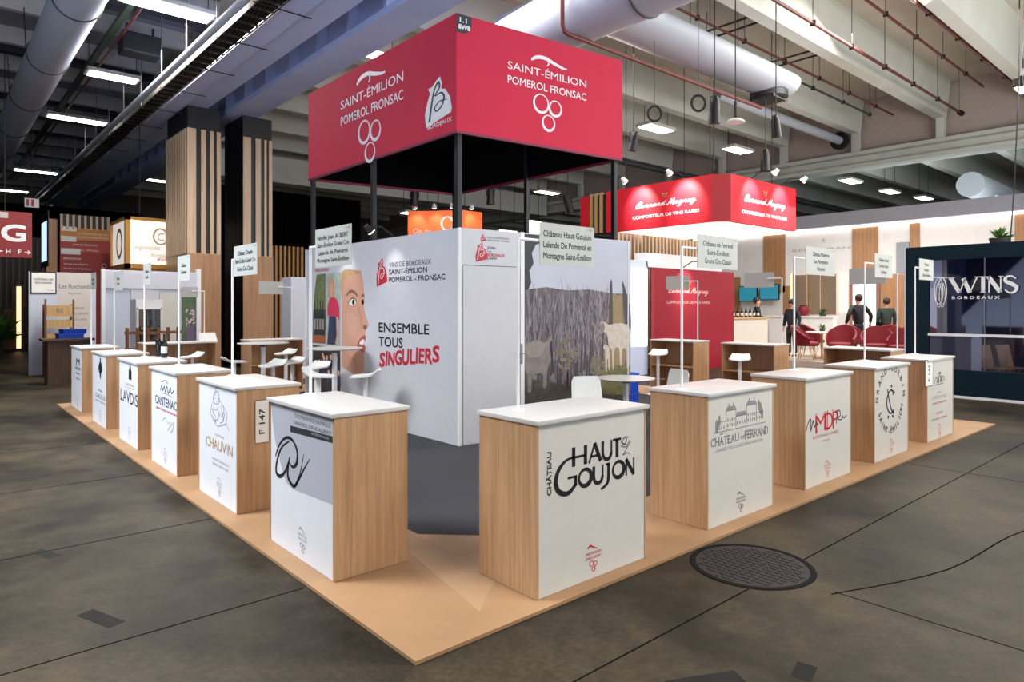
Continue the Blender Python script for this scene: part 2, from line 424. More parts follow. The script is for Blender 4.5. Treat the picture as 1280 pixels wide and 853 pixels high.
# main girders along Y
def girder(x0, x1, zb, zt, m, stiff=True, y0=-14, y1=46):
    b = MB(); xm = (x0+x1)/2
    b.box(x0, y0, zb, x1, y1, zb+.14); b.box(x0, y0, zt-.14, x1, y1, zt); b.box(xm-.07, y0, zb+.14, xm+.07, y1, zt-.14)
    g = b.build('girder', m, ce)
    if stiff:
        y = 2.6
        while y < 34: MB().box(x0+.1, y, zb+.14, x1-.1, y+.1, zt-.14).build('stiffener', m, g); y += 1.55
girder(4.95, 5.78, HZ, 8.75, 'beam_lilac')
girder(3.72, 4.34, HZ, 8.3, 'beam_lilac')
girder(25.7, 26.6, 7.25, 7.88, 'beam_pale', False)
MB().box(4.34, -14, 8.9, 4.95, 46, 9.3).build('deck', 'slab_dark', ce)
MB().box(26.2, -14, 7.88, 26.4, 46, 9.95).build('infill_panel', mat('infill', (186, 172, 164), .75, var=.05), ce)
# far ends of the hall
wb = struct(MB().box(-30, 52, 0, 60, 52.3, 10).build('wall_back', mat('hall_wall', (150, 144, 136), .8, var=.05)))
wr = struct(MB().box(56, -16, 0, 56.3, 52, 10).build('wall_right', mat('hall_wall', (150, 144, 136), .8)))
MB().box(5.8, 25.4, 7.1, 25.6, 26.2, 8.2).build('cross_beam', 'beam_pale', ce)

wl = struct(MB().box(-26.3, -16, 0, -26, 52, 10).build('wall_left', mat('hall_wall', (150, 144, 136), .8)))

# ------------------------------------------------------------------ ceiling services
du = tag(MB().cyl((.49, -6, 7.95), (.49, 48, 7.95), .44, n=28).build('air_duct', 'duct', smooth=True), 'long round grey air duct with clamp rings, upper left ceiling', 'duct')
for k in range(10):
    y = 8.9+4.1*k
    MB().tube([(.49+.45*math.cos(a), y, 7.95+.45*math.sin(a)) for a in [2*PI*i/24 for i in range(25)]], .02, 6).build('clamp_ring', 'charcoal', du)
    MB().cyl((.04, y, 7.95), (.0, y, 9.0), .012, n=5).build('hanger', 'cable', du)
d2 = tag(MB().cyl((8.2, -8, 7.78), (8.2, 8.6, 7.78), .62, n=28).build('air_duct', 'duct', smooth=True), 'wide round pale duct running out over the red canopy corner', 'duct')
MB().tube([(8.2+.63*math.cos(a), 4.9, 7.78+.63*math.sin(a)) for a in [2*PI*i/24 for i in range(25)]], .025, 6).build('clamp_ring', 'charcoal', d2)
b = MB()
pr = [(.62*math.cos(a)*1.0, .36*math.sin(a)) for a in [2*PI*i/24 for i in range(24)]]
b.poly(Frame((16.2, 6.4, 7.95), (0, 1, 0)), pr, -7.3, 0)
d3 = tag(b.build('oval_duct', 'duct', smooth=True), 'flattened oval duct with a round grille at its end, above red hanging sign', 'duct')
b = MB(); b.lathe([(0, 0), (.44, 0), (.50, -.06), (.5, -.22), (.42, -.26), (.4, -.2), (0, -.2)], (15.6, 6.4, 7.72)); b.build('grille', 'charcoal', d3, True)
b = MB()
for k in range(9): b.box(15.2, 6.05+.085*k, 7.42, 16.0, 6.07+.085*k, 7.5)
b.build('grille_slats', 'pipe_steel', d3)
trays = thing('cable_tray', 'dark cable tray crammed with cables beside the long pale ducts', 'cable tray', (2.92, 0, 7.3))
b = MB()
for k in range(120): b.box(-.2, -6+.4*k, 0, .2, -5.94+.4*k, .03)
b.build('tray_slats', 'pipe_steel', trays)
MB().box(-.19, -8, .03, .19, 41.5, .04).build('tray_floor', 'black_cloth', trays)
MB().box(-.22, -8, 0, -.2, 41.5, .12).build('tray_rail', 'pipe_steel', trays); MB().box(.2, -8, 0, .22, 41.5, .12).build('tray_rail', 'pipe_steel', trays)
b = MB()
for k in range(9):
    b.tube([(-.16+.04*k, y, -.01+.03*random.random()) for y in range(-8, 42, 2)], .012, 6)
b.build('cables', 'cable', trays)
for k in range(16):
    MB().box(-.3, 3+2.1*k, -.04, .8, 3.02+2.1*k, -.02).build('cross_bar', 'cable', trays)
    MB().cyl((-.26, 3+2.1*k, 0), (-.26, 3+2.1*k, 1.95), .012, n=5).build('hanger', 'pipe_steel', trays)
tag(MB().cyl((2.56, -8, 7.38), (2.56, 41.5, 7.38), .075, n=14).build('ceiling_pipe', 'duct', smooth=True), 'slim bright steel pipe running beside dark cable tray', 'pipe')
tag(MB().box(3.22, -8, HZ-.12, 3.66, 41.5, HZ+.22).build('flat_duct', 'beam_lilac'), 'flat rectangular lilac grey duct between cable tray and girder', 'duct')
tag(MB().box(1.62, 3, 8.55, 1.76, 41.5, 8.66).build('cable_channel', 'green_paint'), 'narrow green channel crossing the ribs of left ceiling', 'cable channel')
tag(MB().cyl((1.86, 3, 8.5), (1.86, 41.5, 8.5), .03, n=8).build('ceiling_pipe', 'pipe_red'), 'thin red pipe beside the narrow green channel', 'pipe')
bx = thing('unit_heater', 'black box hung from two dark posts under left ribs', 'heater', (2.35, 16.4, 8.2))
MB().box(-.45, -.3, 0, .45, .3, .5, .03).build('casing', 'black_paint', bx)
for sx in (-.3, .3): MB().cyl((sx, 0, .5), (sx, 0, .78), .03).build('hanger', 'black_paint', bx)
# sprinkler pipes along X
def pipe(y, z, x0, x1, r, m, label, hang=True, flange=False):
    if m == 'pipe_red': r *= .7
    o = tag(MB().cyl((x0, y, z), (x1, y, z), r, n=10).build('sprinkler_pipe', m, smooth=True), label, 'pipe', 'ceiling pipes')
    if hang:
        x = x0+1.2
        while x < x1:
            h = MB().cyl((x, y, z+r), (x, y, 9.95), .012, n=5).build('hanger', 'pipe_steel', o)
            MB().box(x-.03, y-r-.02, z-r-.02, x+.03, y+r+.02, z+r+.02).build('clip', 'iron', h); x += 2.2
    if flange: MB().cyl((x1-.05, y, z), (x1+.1, y, z), r*2.2, n=14).build('end_flange', 'black_paint', o)
    return o
pipe(4.45, 8.5, 4.0, 25.2, .06, 'pipe_red', 'red sprinkler pipe on near flank of beam ending at black wall flange', flange=True)
pipe(3.75, 9.2, 6.5, 25.0, .05, 'pipe_red', 'thin red sprinkler pipe across the open ceiling bay, ending short')
pipe(2.62, 8.72, 6.0, 26.0, .07, 'pipe_red', 'purple red pipe nearest the right edge of the photo')
pipe(6.55, 8.85, 9.0, 25.0, .05, 'pipe_red', 'red pipe above the dark conduit, right of oval duct')
pipe(6.75, 8.6, 9.0, 23.5, .035, 'tray', 'dark conduit running under a red pipe, right of oval duct')
pp = tag(MB().tube([(7.45, 6.3, 9.9), (7.45, 6.3, 7.22), (7.5, 6.3, 7.13), (7.62, 6.3, 7.1), (15.0, 6.3, 7.1)], .045, 8).build('sprinkler_pipe', 'pipe_red', smooth=True), 'red pipe dropping down and turning along the oval duct', 'pipe')
pipe(8.55, 8.3, 16.5, 25.2, .16, 'duct', 'thick pale pipe with black end flange beyond the oval duct', False, True)
pipe(14.2, 7.5, 12.5, 25.0, .12, 'charcoal', 'dark lagged pipe above the red hanging sign', False, True)
pipe(14.0, 7.4, 26.8, 46.0, .12, 'charcoal', 'dark lagged pipe in the far bay behind hanging sign', False, True)
for i, (y, z, x0, x1) in enumerate(((3.78, 9.45, 9, 13), (.83, 9.4, 13, 17), (6.73, 9.3, 13, 16), (6.73, 9.3, 17, 19))):
    o = thing('hanging_rail', ['short dark rail pair under the slab near top edge', 'dark rail pair crossing the right ceiling bay', 'dark rail pair under pale beam right of duct', 'dark rail pair behind the end of oval duct'][i], 'rail', ((x0+x1)/2, y, z), 0, 'ceiling rails')
    for s in (-.12, .12): MB().cyl((s*2, -1.1, 0), (s*2, 1.1, 0), .03, n=8).build('rail', 'tray', o)
    for s in (-.9, .9): MB().cyl((0, s, 0), (0, s, 9.95-z), .012, n=5).build('hanger', 'pipe_steel', o)
# grey services in the far bay
o = tag(MB().cyl((33, 6.2, 7.2), (45, 6.2, 7.2), .55, n=20).build('air_duct', 'duct', smooth=True), 'round duct in the far bay beyond the right girder', 'duct')
MB().box(33, 5.2, 6.5, 45, 5.3, 6.6).build('support_bar', 'beam_pale', o)

# ceiling lights: long panel along X
LIGHTS = [
    ((2.25, 13.4, 8.4), 'large bright ceiling light panel at top left of the photo', 1.7),
    ((2.29, 19.3, 8.4), 'white ceiling tube light half hidden beyond the first panel', 1.2),
    ((2.29, 25.2, 8.4), 'ceiling tube light between round duct and cable tray', 1.7),
    ((2.36, 37.3, 8.4), 'small far ceiling tube light under left ribs', 1.7),
    ((1.9, 44.9, 8.4), 'farthest ceiling tube light above the G sign', 1.7),
    ((7.66, 36, 8.4), 'far ceiling tube light seen left of slatted column', 1.6),
    ((7.1, 12.8, 8.4), 'ceiling light peeping over top of the red canopy', 1.0),
    ((17.1, 11.28, 7.9), 'square bright ceiling panel right of the red canopy', 1.3),
    ((22.1, 11.13, 7.9), 'bright ceiling panel above the red hanging sign', 1.3),
    ((32.2, 10.98, 7.9), 'first ceiling panel beyond the right girder', 1.4),
    ((36.9, 10.86, 7.9), 'middle ceiling panel beyond the right girder', 1.4),
    ((40.6, 10.4, 7.9), 'last ceiling panel beyond the right girder', 1.4),
    ((22.1, 21.8, 7.6), 'ceiling panel seen under the back of red canopy', 1.3),
    ((15.0, 23.0, 6.0), 'far ceiling tube light above the black curtain', 1.3)]
for (p, lab, L) in LIGHTS:
    t = thing('ceiling_light', lab, 'ceiling light', p, 0, 'ceiling light panels')
    b = MB(); w = .26
    b.box(-L/2-.08, -w-.06, .0, L/2+.08, w+.06, .1, .01); b.build('housing', 'panel_white', t)
    MB().box(-L/2, -w, -.02, L/2, w, .0).build('diffuser', 'lamp_white', t)
    for sx in (-L/2, L/2): MB().cyl((sx, 0, .1), (sx, 0, 9.9-p[2] if p[0] > 3.7 else 9.34-p[2]), .01, n=5).build('hanger', 'cable', t)

# ------------------------------------------------------------------ STAND FLOOR
PX, PY, PW = 10.35, 11.84, 1.05
st = thing('exhibition_platform', 'low L-shaped plywood platform edge with grey carpet inside', 'platform')
b = MB(); b.box(0, 0, 0, PX, PW, .02)
b.build('plywood_sheet', 'plywood', st)
b = MB(); b.box(0, PW, 0, PW, PY, .02); b.build('plywood_sheet', 'plywood', st)
b = MB(); b.box(PX-1.2, PW, 0, PX, PY, .02); b.build('plywood_sheet', 'plywood', st)
b = MB(); b.box(PW, PY-1.2, 0, PX-1.2, PY, .02); b.build('plywood_sheet', 'plywood', st)
b = MB(); b.box(PW, PW, 0, PX-1.2, PY-1.2, .0195); b.build('carpet', 'carpet', st)
b = MB(); b.poly(Frame((0, 0, 0), (1, 0, 0), (0, 1, 0)), [(1.0, 1.0), (1.62, 1.0), (1.0, 1.62)], .019, .0215); b.build('plywood_corner', 'plywood_pale', st)
b = MB(); b.poly(Frame((0, 0, 0), (1, 0, 0), (0, 1, 0)), [(.58, .22), (1.28, .78), (1.62, 1.0), (1.0, 1.62), (.78, 1.28)], .019, .0207); b.build('plywood_corner', 'plywood_pale', st)

# round manhole cover
mh = thing('manhole_cover', 'round cast iron manhole cover set in the concrete', 'manhole cover', (2.46, -.43, 0))
MB().lathe([(0, .004), (.37, .004), (.375, 0)], n=40).build('lid', 'iron', mh)
b = MB()
for i in range(-7, 8):
    for j in range(-7, 8):
        if math.hypot(i, j)*.047 < .335: b.box(i*.047-.016, j*.047-.016, .004, i*.047+.016, j*.047+.016, .008)
b.build('studs', 'iron', mh)
MB().lathe([(.375, .002), (.38, .006), (.41, .006), (.415, 0)], n=40).build('frame_ring', mat('iron_dark', (26, 25, 25), .9, spec=.1), mh)

# ------------------------------------------------------------------ DISPLAY COUNTERS
CW, CD, CH = 1.06, .552, 1.10
def grapes(wb, rb, F, u, v, s):
    """small swoosh + lettering + three rings; wb dark bmesh, rb ring bmesh"""
    wb.stroke(F, [(u-.36*s, v+.46*s), (u-.2*s, v+.56*s), (u+.02*s, v+.46*s), (u+.3*s, v+.34*s)], [.06*s, .09*s, .07*s, .02*s], smooth=5)
    wb.text(F, 'SAINT-ÉMILION', u, v+.16*s, .13*s, 1.0*s)
    wb.text(F, 'POMEROL FRONSAC', u, v-.04*s, .13*s, 1.0*s)
    for du, dv, r in ((-.12, -.24, .12), (.14, -.28, .1), (.02, -.5, .1)): rb.ring(F, u+du*s, v+dv*s, r*s, r*s, .035*s)
def make_counter(label, loc, rz, art=None, group=None, plate=None, panel='panel_white', name='display_counter'):
    t = thing(name, label, 'counter', loc, rz, group)
    MB().box(-.012, -.022, CH-.03, CW+.012, CD+.012, CH, .004).build('countertop', 'laminate', t, True)
    MB().box(0, 0, 0, .019, CD, CH-.03, .001).build('side_panel', 'oak', t)
    MB().box(CW-.019, 0, 0, CW, CD, CH-.03, .001).build('side_panel', 'oak', t)
    MB().box(.019, .004, .0, CW-.019, .022, CH-.034).build('front_panel', panel, t)
    MB().box(.019, .022, .55, CW-.019, CD-.01, .57).build('shelf', 'oak', t)
    MB().box(.019, .022, .06, CW-.019, CD-.01, .08).build('shelf', 'oak', t)
    MB().box(.019, .05, 0, CW-.019, .07, .06).build('plinth', 'oak', t)
    MB().box(.019, .022, .08, CW-.019, .03, CH-.03).build('back_lining', 'oak', t)
    F = Frame((0, .004, 0), (1, 0, 0))
    if art: art(t, F)
    if plate: plate(t)
    return t
def bot(t, F, m='pale_red_ink', u=.53, v=.135, s=.15):
    a, b = MB(), MB(); grapes(a, b, F, u, v, s); a.build('footer_lettering', m, t); b.build('footer_rings', m, t)
def art_goujon(t, F):
    b = MB(); W = .03; w = .016
    b.stroke(F, [(.325, .767), (.325, .892)], W); b.stroke(F, [(.435, .767), (.435, .892)], W); b.stroke(F, [(.30, .826), (.435, .826)], w)   # H
    b.stroke(F, [(.468, .767), (.525, .893)], w); b.stroke(F, [(.522, .893), (.582, .767)], W); b.stroke(F, [(.49, .808), (.56, .808)], w)   # A
    b.stroke(F, [(.603, .893), (.603, .81), (.62, .778), (.648, .768), (.675, .778), (.69, .81)], W*.85, smooth=4); b.stroke(F, [(.69, .80), (.69, .893)], w)   # U
    b.stroke(F, [(.706, .888), (.79, .888)], w*1.1); b.stroke(F, [(.748, .767), (.748, .888)], W)   # T
    b.stroke(F, [(.305, .828), (.245, .812), (.19, .765), (.165, .70), (.18, .645), (.225, .612), (.28, .607), (.325, .635), (.343, .652)], [.012, .02, .03, .034, .034, .034, .03, .026, .024], smooth=6)   # G
    b.stroke(F, [(.343, .640), (.343, .709)], .026); b.stroke(F, [(.272, .702), (.356, .702)], .016)
    for u in (.432, .762): b.ring(F, u, .680, .058, .054, .026, off=(.3, .5))                     # O O
    b.stroke(F, [(.515, .738), (.515, .665), (.53, .633), (.56, .622), (.588, .633), (.602, .665)], W*.85, smooth=4); b.stroke(F, [(.602, .655), (.602, .738)], w)   # U
    b.stroke(F, [(.635, .734), (.672, .734)], w); b.stroke(F, [(.66, .738), (.66, .64), (.642, .60), (.585, .575)], [.026, .028, .024, .016], smooth=5)   # J
    b.stroke(F, [(.845, .622), (.845, .738)], w); b.stroke(F, [(.842, .738), (.925, .622)], W); b.stroke(F, [(.925, .62), (.925, .738)], w)   # N
    b.text(Frame(F(0, 0), (0, 0, 1), (-1, 0, 0)), 'CHÂTEAU', .758, -.127, .038, .27, bold=.02)
    b.build('lettering', 'ink', t)
    e = MB()
    for pts in ([(.79, .87), (.82, .845), (.85, .87), (.83, .89), (.80, .86), (.85, .84), (.885, .865)], [(.785, .84), (.83, .825), (.87, .835), (.89, .855)], [(.865, .83), (.84, .80), (.81, .772), (.85, .78), (.885, .772)], [(.81, .885), (.84, .895), (.87, .885)]):
        e.stroke(F, pts, .007, smooth=5)
    e.build('crest', 'grey_ink', t)
    bot(t, F, 'red_ink', .51)
def art_albert(t, F):
    b = MB(); b.poly(F, [(.025, 1.062), (1.038, 1.062), (1.038, .50), (.42, .475), (.30, .50), (.20, .62), (.10, .78), (.04, .95)], .0002, .0008); b.build('printed_field', mat('print_grey', (178, 180, 190), .5, var=.02), t)
    b = MB(); b.poly(F, [(.375, .884), (.375, .931), (1.038, .948), (1.038, .904)], .0008, .0014); b.build('printed_bar', 'charcoal', t)
    b = MB(); b.text(F, 'DOMAINES FAMILLE', .73, 1.0, .03, .56); b.text(F, 'GRANDS CRUS ALBERT', .73, .952, .026, .58, bold=.01)
    b.build('lettering', 'grey_ink', t)
    b = MB(); b.text(F, 'BORDEAUX', .86, .917, .016, .26, d0=.0015, d1=.0022); b.build('bar_lettering', 'light_ink', t)
    b = MB()
    b.stroke(F, [(.105, .66), (.16, .74), (.25, .81), (.35, .838), (.44, .815), (.495, .75), (.48, .67), (.41, .635), (.36, .66)], [.012, .016, .02, .024, .022, .026, .032, .02, .008], smooth=6)
    b.stroke(F, [(.36, .815), (.22, .745), (.135, .63), (.12, .545), (.19, .525), (.28, .575), (.36, .68)], [.01, .018, .024, .028, .03, .024, .012], smooth=6)
    b.stroke(F, [(.365, .70), (.33, .60), (.345, .535), (.44, .50), (.53, .575), (.62, .67), (.70, .745)], [.014, .03, .03, .026, .02, .014, .004], smooth=6)
    b.stroke(F, [(.45, .50), (.54, .61), (.60, .76)], [.02, .012, .004], smooth=6)
    b.build('monogram', 'ink', t)
    bot(t, F, 'light_ink', .58, .145)
def art_chauvin(t, F):
    e = MB()                                                                 # engraved figures: layered line drawing
    for pts in ([(.42, .93), (.47, 1.0), (.56, 1.01), (.60, .95), (.55, .90), (.45, .90), (.42, .93)], [(.40, .90), (.36, .80), (.45, .74), (.55, .76), (.60, .83)], [(.55, .96), (.66, .92), (.72, .86), (.65, .80), (.58, .84)],
                [(.70, .90), (.80, .84), (.78, .76), (.86, .70)], [(.43, .88), (.50, .84), (.58, .88)], [(.40, .78), (.52, .70), (.66, .72), (.78, .75)], [(.48, .97), (.50, 1.04), (.57, 1.04), (.56, .97)], [(.63, .90), (.70, .78), (.62, .73)], [(.38, .84), (.47, .80), (.50, .72)], [(.52, .93), (.53, .90)], [(.47, .94), (.49, .95)], [(.44, .86), (.42, .79)], [(.74, .84), (.70, .76)]):
        e.stroke(F, pts, .010, smooth=5)
    e.build('engraving', 'light_ink', t)
    b = MB(); b.text(F, 'CHÂTEAU', .6, .602, .022, .24, space=1.3); b.serif(F, 'CHAUVIN', .58, .475, .095, .72); b.build('lettering', 'gold_ink', t)
    b = MB(); b.text(F, 'SAINT-ÉMILION', .62, .37, .022, .46); b.text(F, 'GRAND CRU CLASSÉ', .62, .325, .022, .42); b.build('small_lettering', 'light_ink', t)
    bot(t, F, 'light_ink', .6, .145)
def art_cantenac(t, F):
    b = MB(); b.stroke(F, [(.40, .85), (.46, .92), (.50, .86), (.56, .91), (.60, .85), (.66, .92), (.72, .85), (.80, .92), (.84, .86), (.93, .90)], .014, smooth=5); b.stroke(F, [(.44, .95), (.6, .98), (.7, .95)], .008, smooth=4); b.stroke(F, [(.38, .82), (.6, .835), (.9, .82)], .006, smooth=4)
    b.serif(F, 'CANTENAC', .61, .69, .10, .86); b.build('lettering', 'navy_ink', t)
    b = MB(); b.text(F, 'SAINT-ÉMILION GRAND CRU', .62, .632, .024, .80, bold=.02); b.build('red_lettering', 'red_ink', t)
    b = MB(); b.stroke(F, [(.5, .53), (.6, .57), (.7, .52), (.8, .54)], .008, smooth=5); b.stroke(F, [(.7, .44), (.8, .50), (.92, .55), (.88, .47), (.80, .43)], .012, smooth=5); b.build('signature', 'light_ink', t)
    bot(t, F, 'light_ink', .6, .14)
def art_lavdis(t, F):
    b = MB(); b.poly(F, [(.56, .85), (.71, .85), (.71, .965), (.675, .99), (.665, 1.035), (.605, 1.035), (.595, .99), (.56, .965)], .0005, .002); b.serif(F, 'LAVDIS', .57, .535, .16, .96); b.build('lettering', 'ink', t)
    b = MB(); b.text(F, 'CHÂTEAU', .62, .765, .03, .48, space=1.2); b.stroke(F, [(.36, .74), (.88, .74)], .006); b.build('gold_lettering', 'gold_ink', t)
    bot(t, F, 'light_ink', .6, .14)
def art_galius(t, F):
    b = MB()
    for k in range(7):
        v = .78+.03*k; r = .16*math.sin(PI*(k+.9)/7.6)
        b.ell(F, .62, v, r, .022, n=10)
    b.poly(F, [(.60, .96), (.64, .96), (.66, 1.02), (.58, 1.02)], .0005, .002); b.poly(F, [(.57, .76), (.67, .76), (.63, .70), (.61, .70)], .0005, .002)
    b.build('crest', 'charcoal', t)
    b = MB(); b.text(F, 'Château', .62, .51, .04, .3, shear=.3); b.text(F, 'GALIUS', .62, .40, .075, .72); b.text(F, 'SAINT-ÉMILION GRAND CRU', .62, .345, .026, .78); b.build('lettering', 'grey_ink', t)
    bot(t, F, 'light_ink', .6, .14)
def art_first(t, F):
    b = MB(); b.text(F, 'M', .66, .78, .12, .32, bold=.02); b.text(F, 'MAZERIS', .66, .70, .05, .5); b.text(F, 'FRONSAC', .66, .62, .03, .4); b.text(F, 'GRAND VIN', .66, .53, .03, .36); b.build('lettering', 'navy_ink', t)
    bot(t, F, 'light_ink', .6, .14)
def art_ferrand(t, F):
    e = MB()
    for (u0, u1, v0, v1) in ((.15, .28, .775, .85), (.28, .43, .785, .93), (.43, .60, .79, .87), (.60, .76, .795, .945), (.76, .87, .80, .87)):
        e.stroke(F, [(u0, v0), (u0, v1), (u1, v1), (u1, v0)], .006)
        n = int((u1-u0)/.035)
        for k in range(n):
            for j in range(int((v1-v0)/.05)):
                uu = u0+.02+k*(u1-u0-.02)/n; e.fbox(F, uu, v0+.01+.045*j, uu+.012, v0+.037+.045*j, .0005, .002)
    for (a, b_, c) in ((.27, .44, .93), (.59, .77, .945)):
        e.poly(F, [(a, c), (b_, c), (b_-.03, c+.035), (a+.03, c+.035)], .0005, .002); e.stroke(F, [(a+.05, c+.03), (a+.05, c+.06)], .012); e.stroke(F, [(b_-.05, c+.03), (b_-.05, c+.06)], .012)
    e.poly(F, [(.43, .87), (.60, .87), (.58, .905), (.45, .905)], .0005, .002)
    e.stroke(F, [(.10, .768), (.92, .768)], .007)
    for (u, v, r) in ((.14, .82, .035), (.18, .86, .03), (.83, .90, .035), (.86, .85, .03), (.80, .93, .03)): e.ell(F, u, v, r*.6, r*1.6, n=10)
    e.build('engraving', mat('mid_ink', (140, 140, 142), .5), t)
    b = MB(); b.serif(F, 'CHATEAU', .265, .658, .072, .42); b.stroke(F, [(.195, .742), (.212, .757), (.229, .742)], .007); b.text(F, 'DE', .535, .668, .03, .06); b.serif(F, 'FERRAND', .765, .658, .076, .39); b.build('lettering', 'grey_ink', t)
    b = MB(); b.text(F, 'GRAND CRU CLASSÉ SAINT-ÉMILION', .5, .605, .03, .74); b.build('small_lettering', 'light_ink', t)
    bot(t, F, 'grey_ink', .51)
def art_mdp(t, F):
    b = MB(); b.stroke(F, [(.03, .57), (.07, .64), (.13, .68), (.13, .56), (.18, .66), (.21, .59), (.25, .64), (.28, .60)], .012, smooth=5); b.stroke(F, [(.70, .57), (.72, .66), (.70, .70), (.78, .70), (.80, .65), (.74, .62), (.82, .60), (.85, .64), (.88, .61), (.95, .63)], .012, smooth=5)
    b.build('signature', 'charcoal', t)
    b = MB(); b.serif(F, 'MDP', .49, .535, .185, .52, gap=-.04); b.stroke(F, [(.24, .52), (.28, .55)], .01); b.stroke(F, [(.50, .52), (.50, .73)], .012); b.build('lettering', 'red_ink', t)
    b = MB(); b.text(F, 'BORDEAUX WINES', .47, .472, .034, .58); b.text(F, 'POMEROL', .47, .42, .02, .18); b.build('small_lettering', 'pale_red_ink', t)
    bot(t, F, 'pale_red_ink', .5)
def art_corbin(t, F):
    b = MB(); cu, cv, ru, rv = .50, .655, .385, .375
    def arc(txt, a0, a1, flip):
        n = len(txt)
        for i, ch in enumerate(txt):
            if ch == ' ': continue
            a = a0+(a1-a0)*i/(n-1)
            u, v = cu+ru*math.cos(a), cv+rv*math.sin(a)
            r = a-PI/2 if not flip else a+PI/2
            b.text(F, ch, u, v, .075, None, bold=.015, rot=r)
    arc('GRAND-CORBIN', math.radians(172), math.radians(10), False)
    arc('SAINT-ÉMILION', math.radians(200), math.radians(345), True)
    b.build('lettering', 'navy_ink', t)
    e = MB()
    e.stroke(F, [(.58, .77), (.50, .80), (.42, .76), (.37, .66), (.42, .56), (.50, .52), (.58, .55)], [.03, .02, .022, .026, .022, .02, .03], smooth=6)
    e.stroke(F, [(.40, .82), (.44, .70), (.52, .56), (.60, .51)], [.02, .022, .022, .024], smooth=6)
    for (u, v) in ((.52, .845), (.42, .485), (.56, .48)): e.ell(F, u, v, .02, .02, n=10)
    e.stroke(F, [(.56, .74), (.62, .77)], .026)
    e.build('monogram', 'navy_ink', t)
    bot(t, F, 'pale_red_ink', .52, .13)
def art_laroque(t, F):
    e = MB()
    for k in range(5): e.ring(F, .36+.07*k, .76, .045, .10-.01*abs(k-2), .012, a0=0, a1=PI)
    e.stroke(F, [(.32, .74), (.66, .74)], .01); e.ell(F, .5, .89, .05, .02, n=12); e.fbox(F, .44, .76, .47, .84, .0005, .002); e.fbox(F, .54, .76, .57, .84, .0005, .002)
    e.build('crest', 'grey_ink', t)
    b = MB(); b.text(F, 'CHÂTEAU', .49, .615, .026, .2); b.text(F, 'LAROQUE', .49, .545, .05, .56); b.build('lettering', 'light_ink', t)
    b = MB(); b.text(F, 'SAINT-ÉMILION', .49, .475, .028, .56); b.build('red_lettering', 'red_ink', t)
    b = MB(); b.text(F, 'GRAND CRU', .49, .335, .03, .26); b.text(F, 'BORDEAUX - FRANCE', .49, .26, .03, .64); b.build('small_lettering', 'pale_red_ink', t)
    bot(t, F, 'pale_red_ink', .5, .11)
def plate_on_side(side, y0, y1, z0, z1):
    def f(t):
        if side == 'R': F = Frame((CW, 0, 0), (0, 1, 0))       # seen from +x of the counter
        else: F = Frame((0, CD, 0), (0, -1, 0))
        b = MB()
        u0, u1 = (y0, y1) if side == 'R' else (CD-y1, CD-y0)
        b.fbox(F, u0, z0, u1, z1, 0, .004); p = b.build('number_plate', 'paper', t); p['label'] = 'white stand number plate'
        b = MB(); e = .004
        for a in ((u0-e, z0-e, u1+e, z0), (u0-e, z1, u1+e, z1+e), (u0-e, z0, u0, z1), (u1, z0, u1+e, z1)): b.fbox(F, *a, 0, .005)
        b.build('plate_edge', 'charcoal', p)
        b = MB(); b.text(Frame(F((u0+u1)/2, (z0+z1)/2), (0, 0, 1), -F.U if True else F.U), 'F 147', 0, -.022, .05, .22, bold=.02, d0=.0045, d1=.0052); b.build('plate_lettering', 'ink', p)
    return f
G1 = 'printed wine counters round the stand'
RR = -PI/2
right_row = [(.926, .105, art_goujon, 'oak counter with large black lettering on cream front at the platform corner', None),
             (2.809, .141, art_ferrand, 'oak counter with grey castle engraving on its cream front', None),
             (4.539, .177, art_mdp, 'oak counter with big red initials over a black signature', None),
             (6.233, .182, art_corbin, 'oak counter with dark lettering set in a ring', None),
             (7.955, .181, art_laroque, 'last oak counter on the right with white number plate at its corner', 'plate')]
left_row = [(1.157, .135, art_albert, 'oak counter with large black handwritten monogram on grey field', None),
            (2.998, .162, art_chauvin, 'oak counter with pale figure engraving, gold lettering and white side plate', 'plate'),
            (4.711, .143, art_cantenac, 'oak counter with dark navy lettering above a red line', None),
            (6.416, .147, art_lavdis, 'oak counter with tall black lettering and two wine bottles on top', None),
            (8.306, .147, art_galius, 'oak counter with dark feathered crest, second from far left end', None),
            (10.333, .158, art_first, 'farthest oak counter of the left row, nearest the blue crates', None)]
for (s, bk, art, lab, pl) in right_row:
    c = make_counter(lab, (s, bk, .0222), 0, art, G1)
    c.scale = (1, 1, 1.08/1.10)
    if pl:      # plate hung over the front left corner
        q = MB(); F = Frame((0, 0, 0), (1, 0, 0)); q.fbox(F, -.075, .75, .20, 1.09, 0, .004); p = q.build('number_plate', 'paper', c)
        q = MB()
        for a in ((-.082, .743, .207, .75), (-.082, 1.09, .207, 1.097), (-.082, .75, -.075, 1.09), (.2, .75, .207, 1.09)): q.fbox(F, *a, 0, .005)
        q.build('plate_edge', 'charcoal', p)
        q = MB(); q.text(Frame((.0625, 0, .92), (0, 0, 1), (-1, 0, 0)), 'F 147', 0, -.03, .06, .22, bold=.02, d1=.0052); q.build('plate_lettering', 'ink', p)
for (s, bk, art, lab, pl) in left_row:
    c = make_counter(lab, (bk, s+CW, .0222), RR, art, G1, plate_on_side('R', .155, .27, .597, .97) if pl else None, mat('panel_cool', (224, 227, 232), .45, var=.02))
    c.scale = (1, 1, 1.08/1.10)
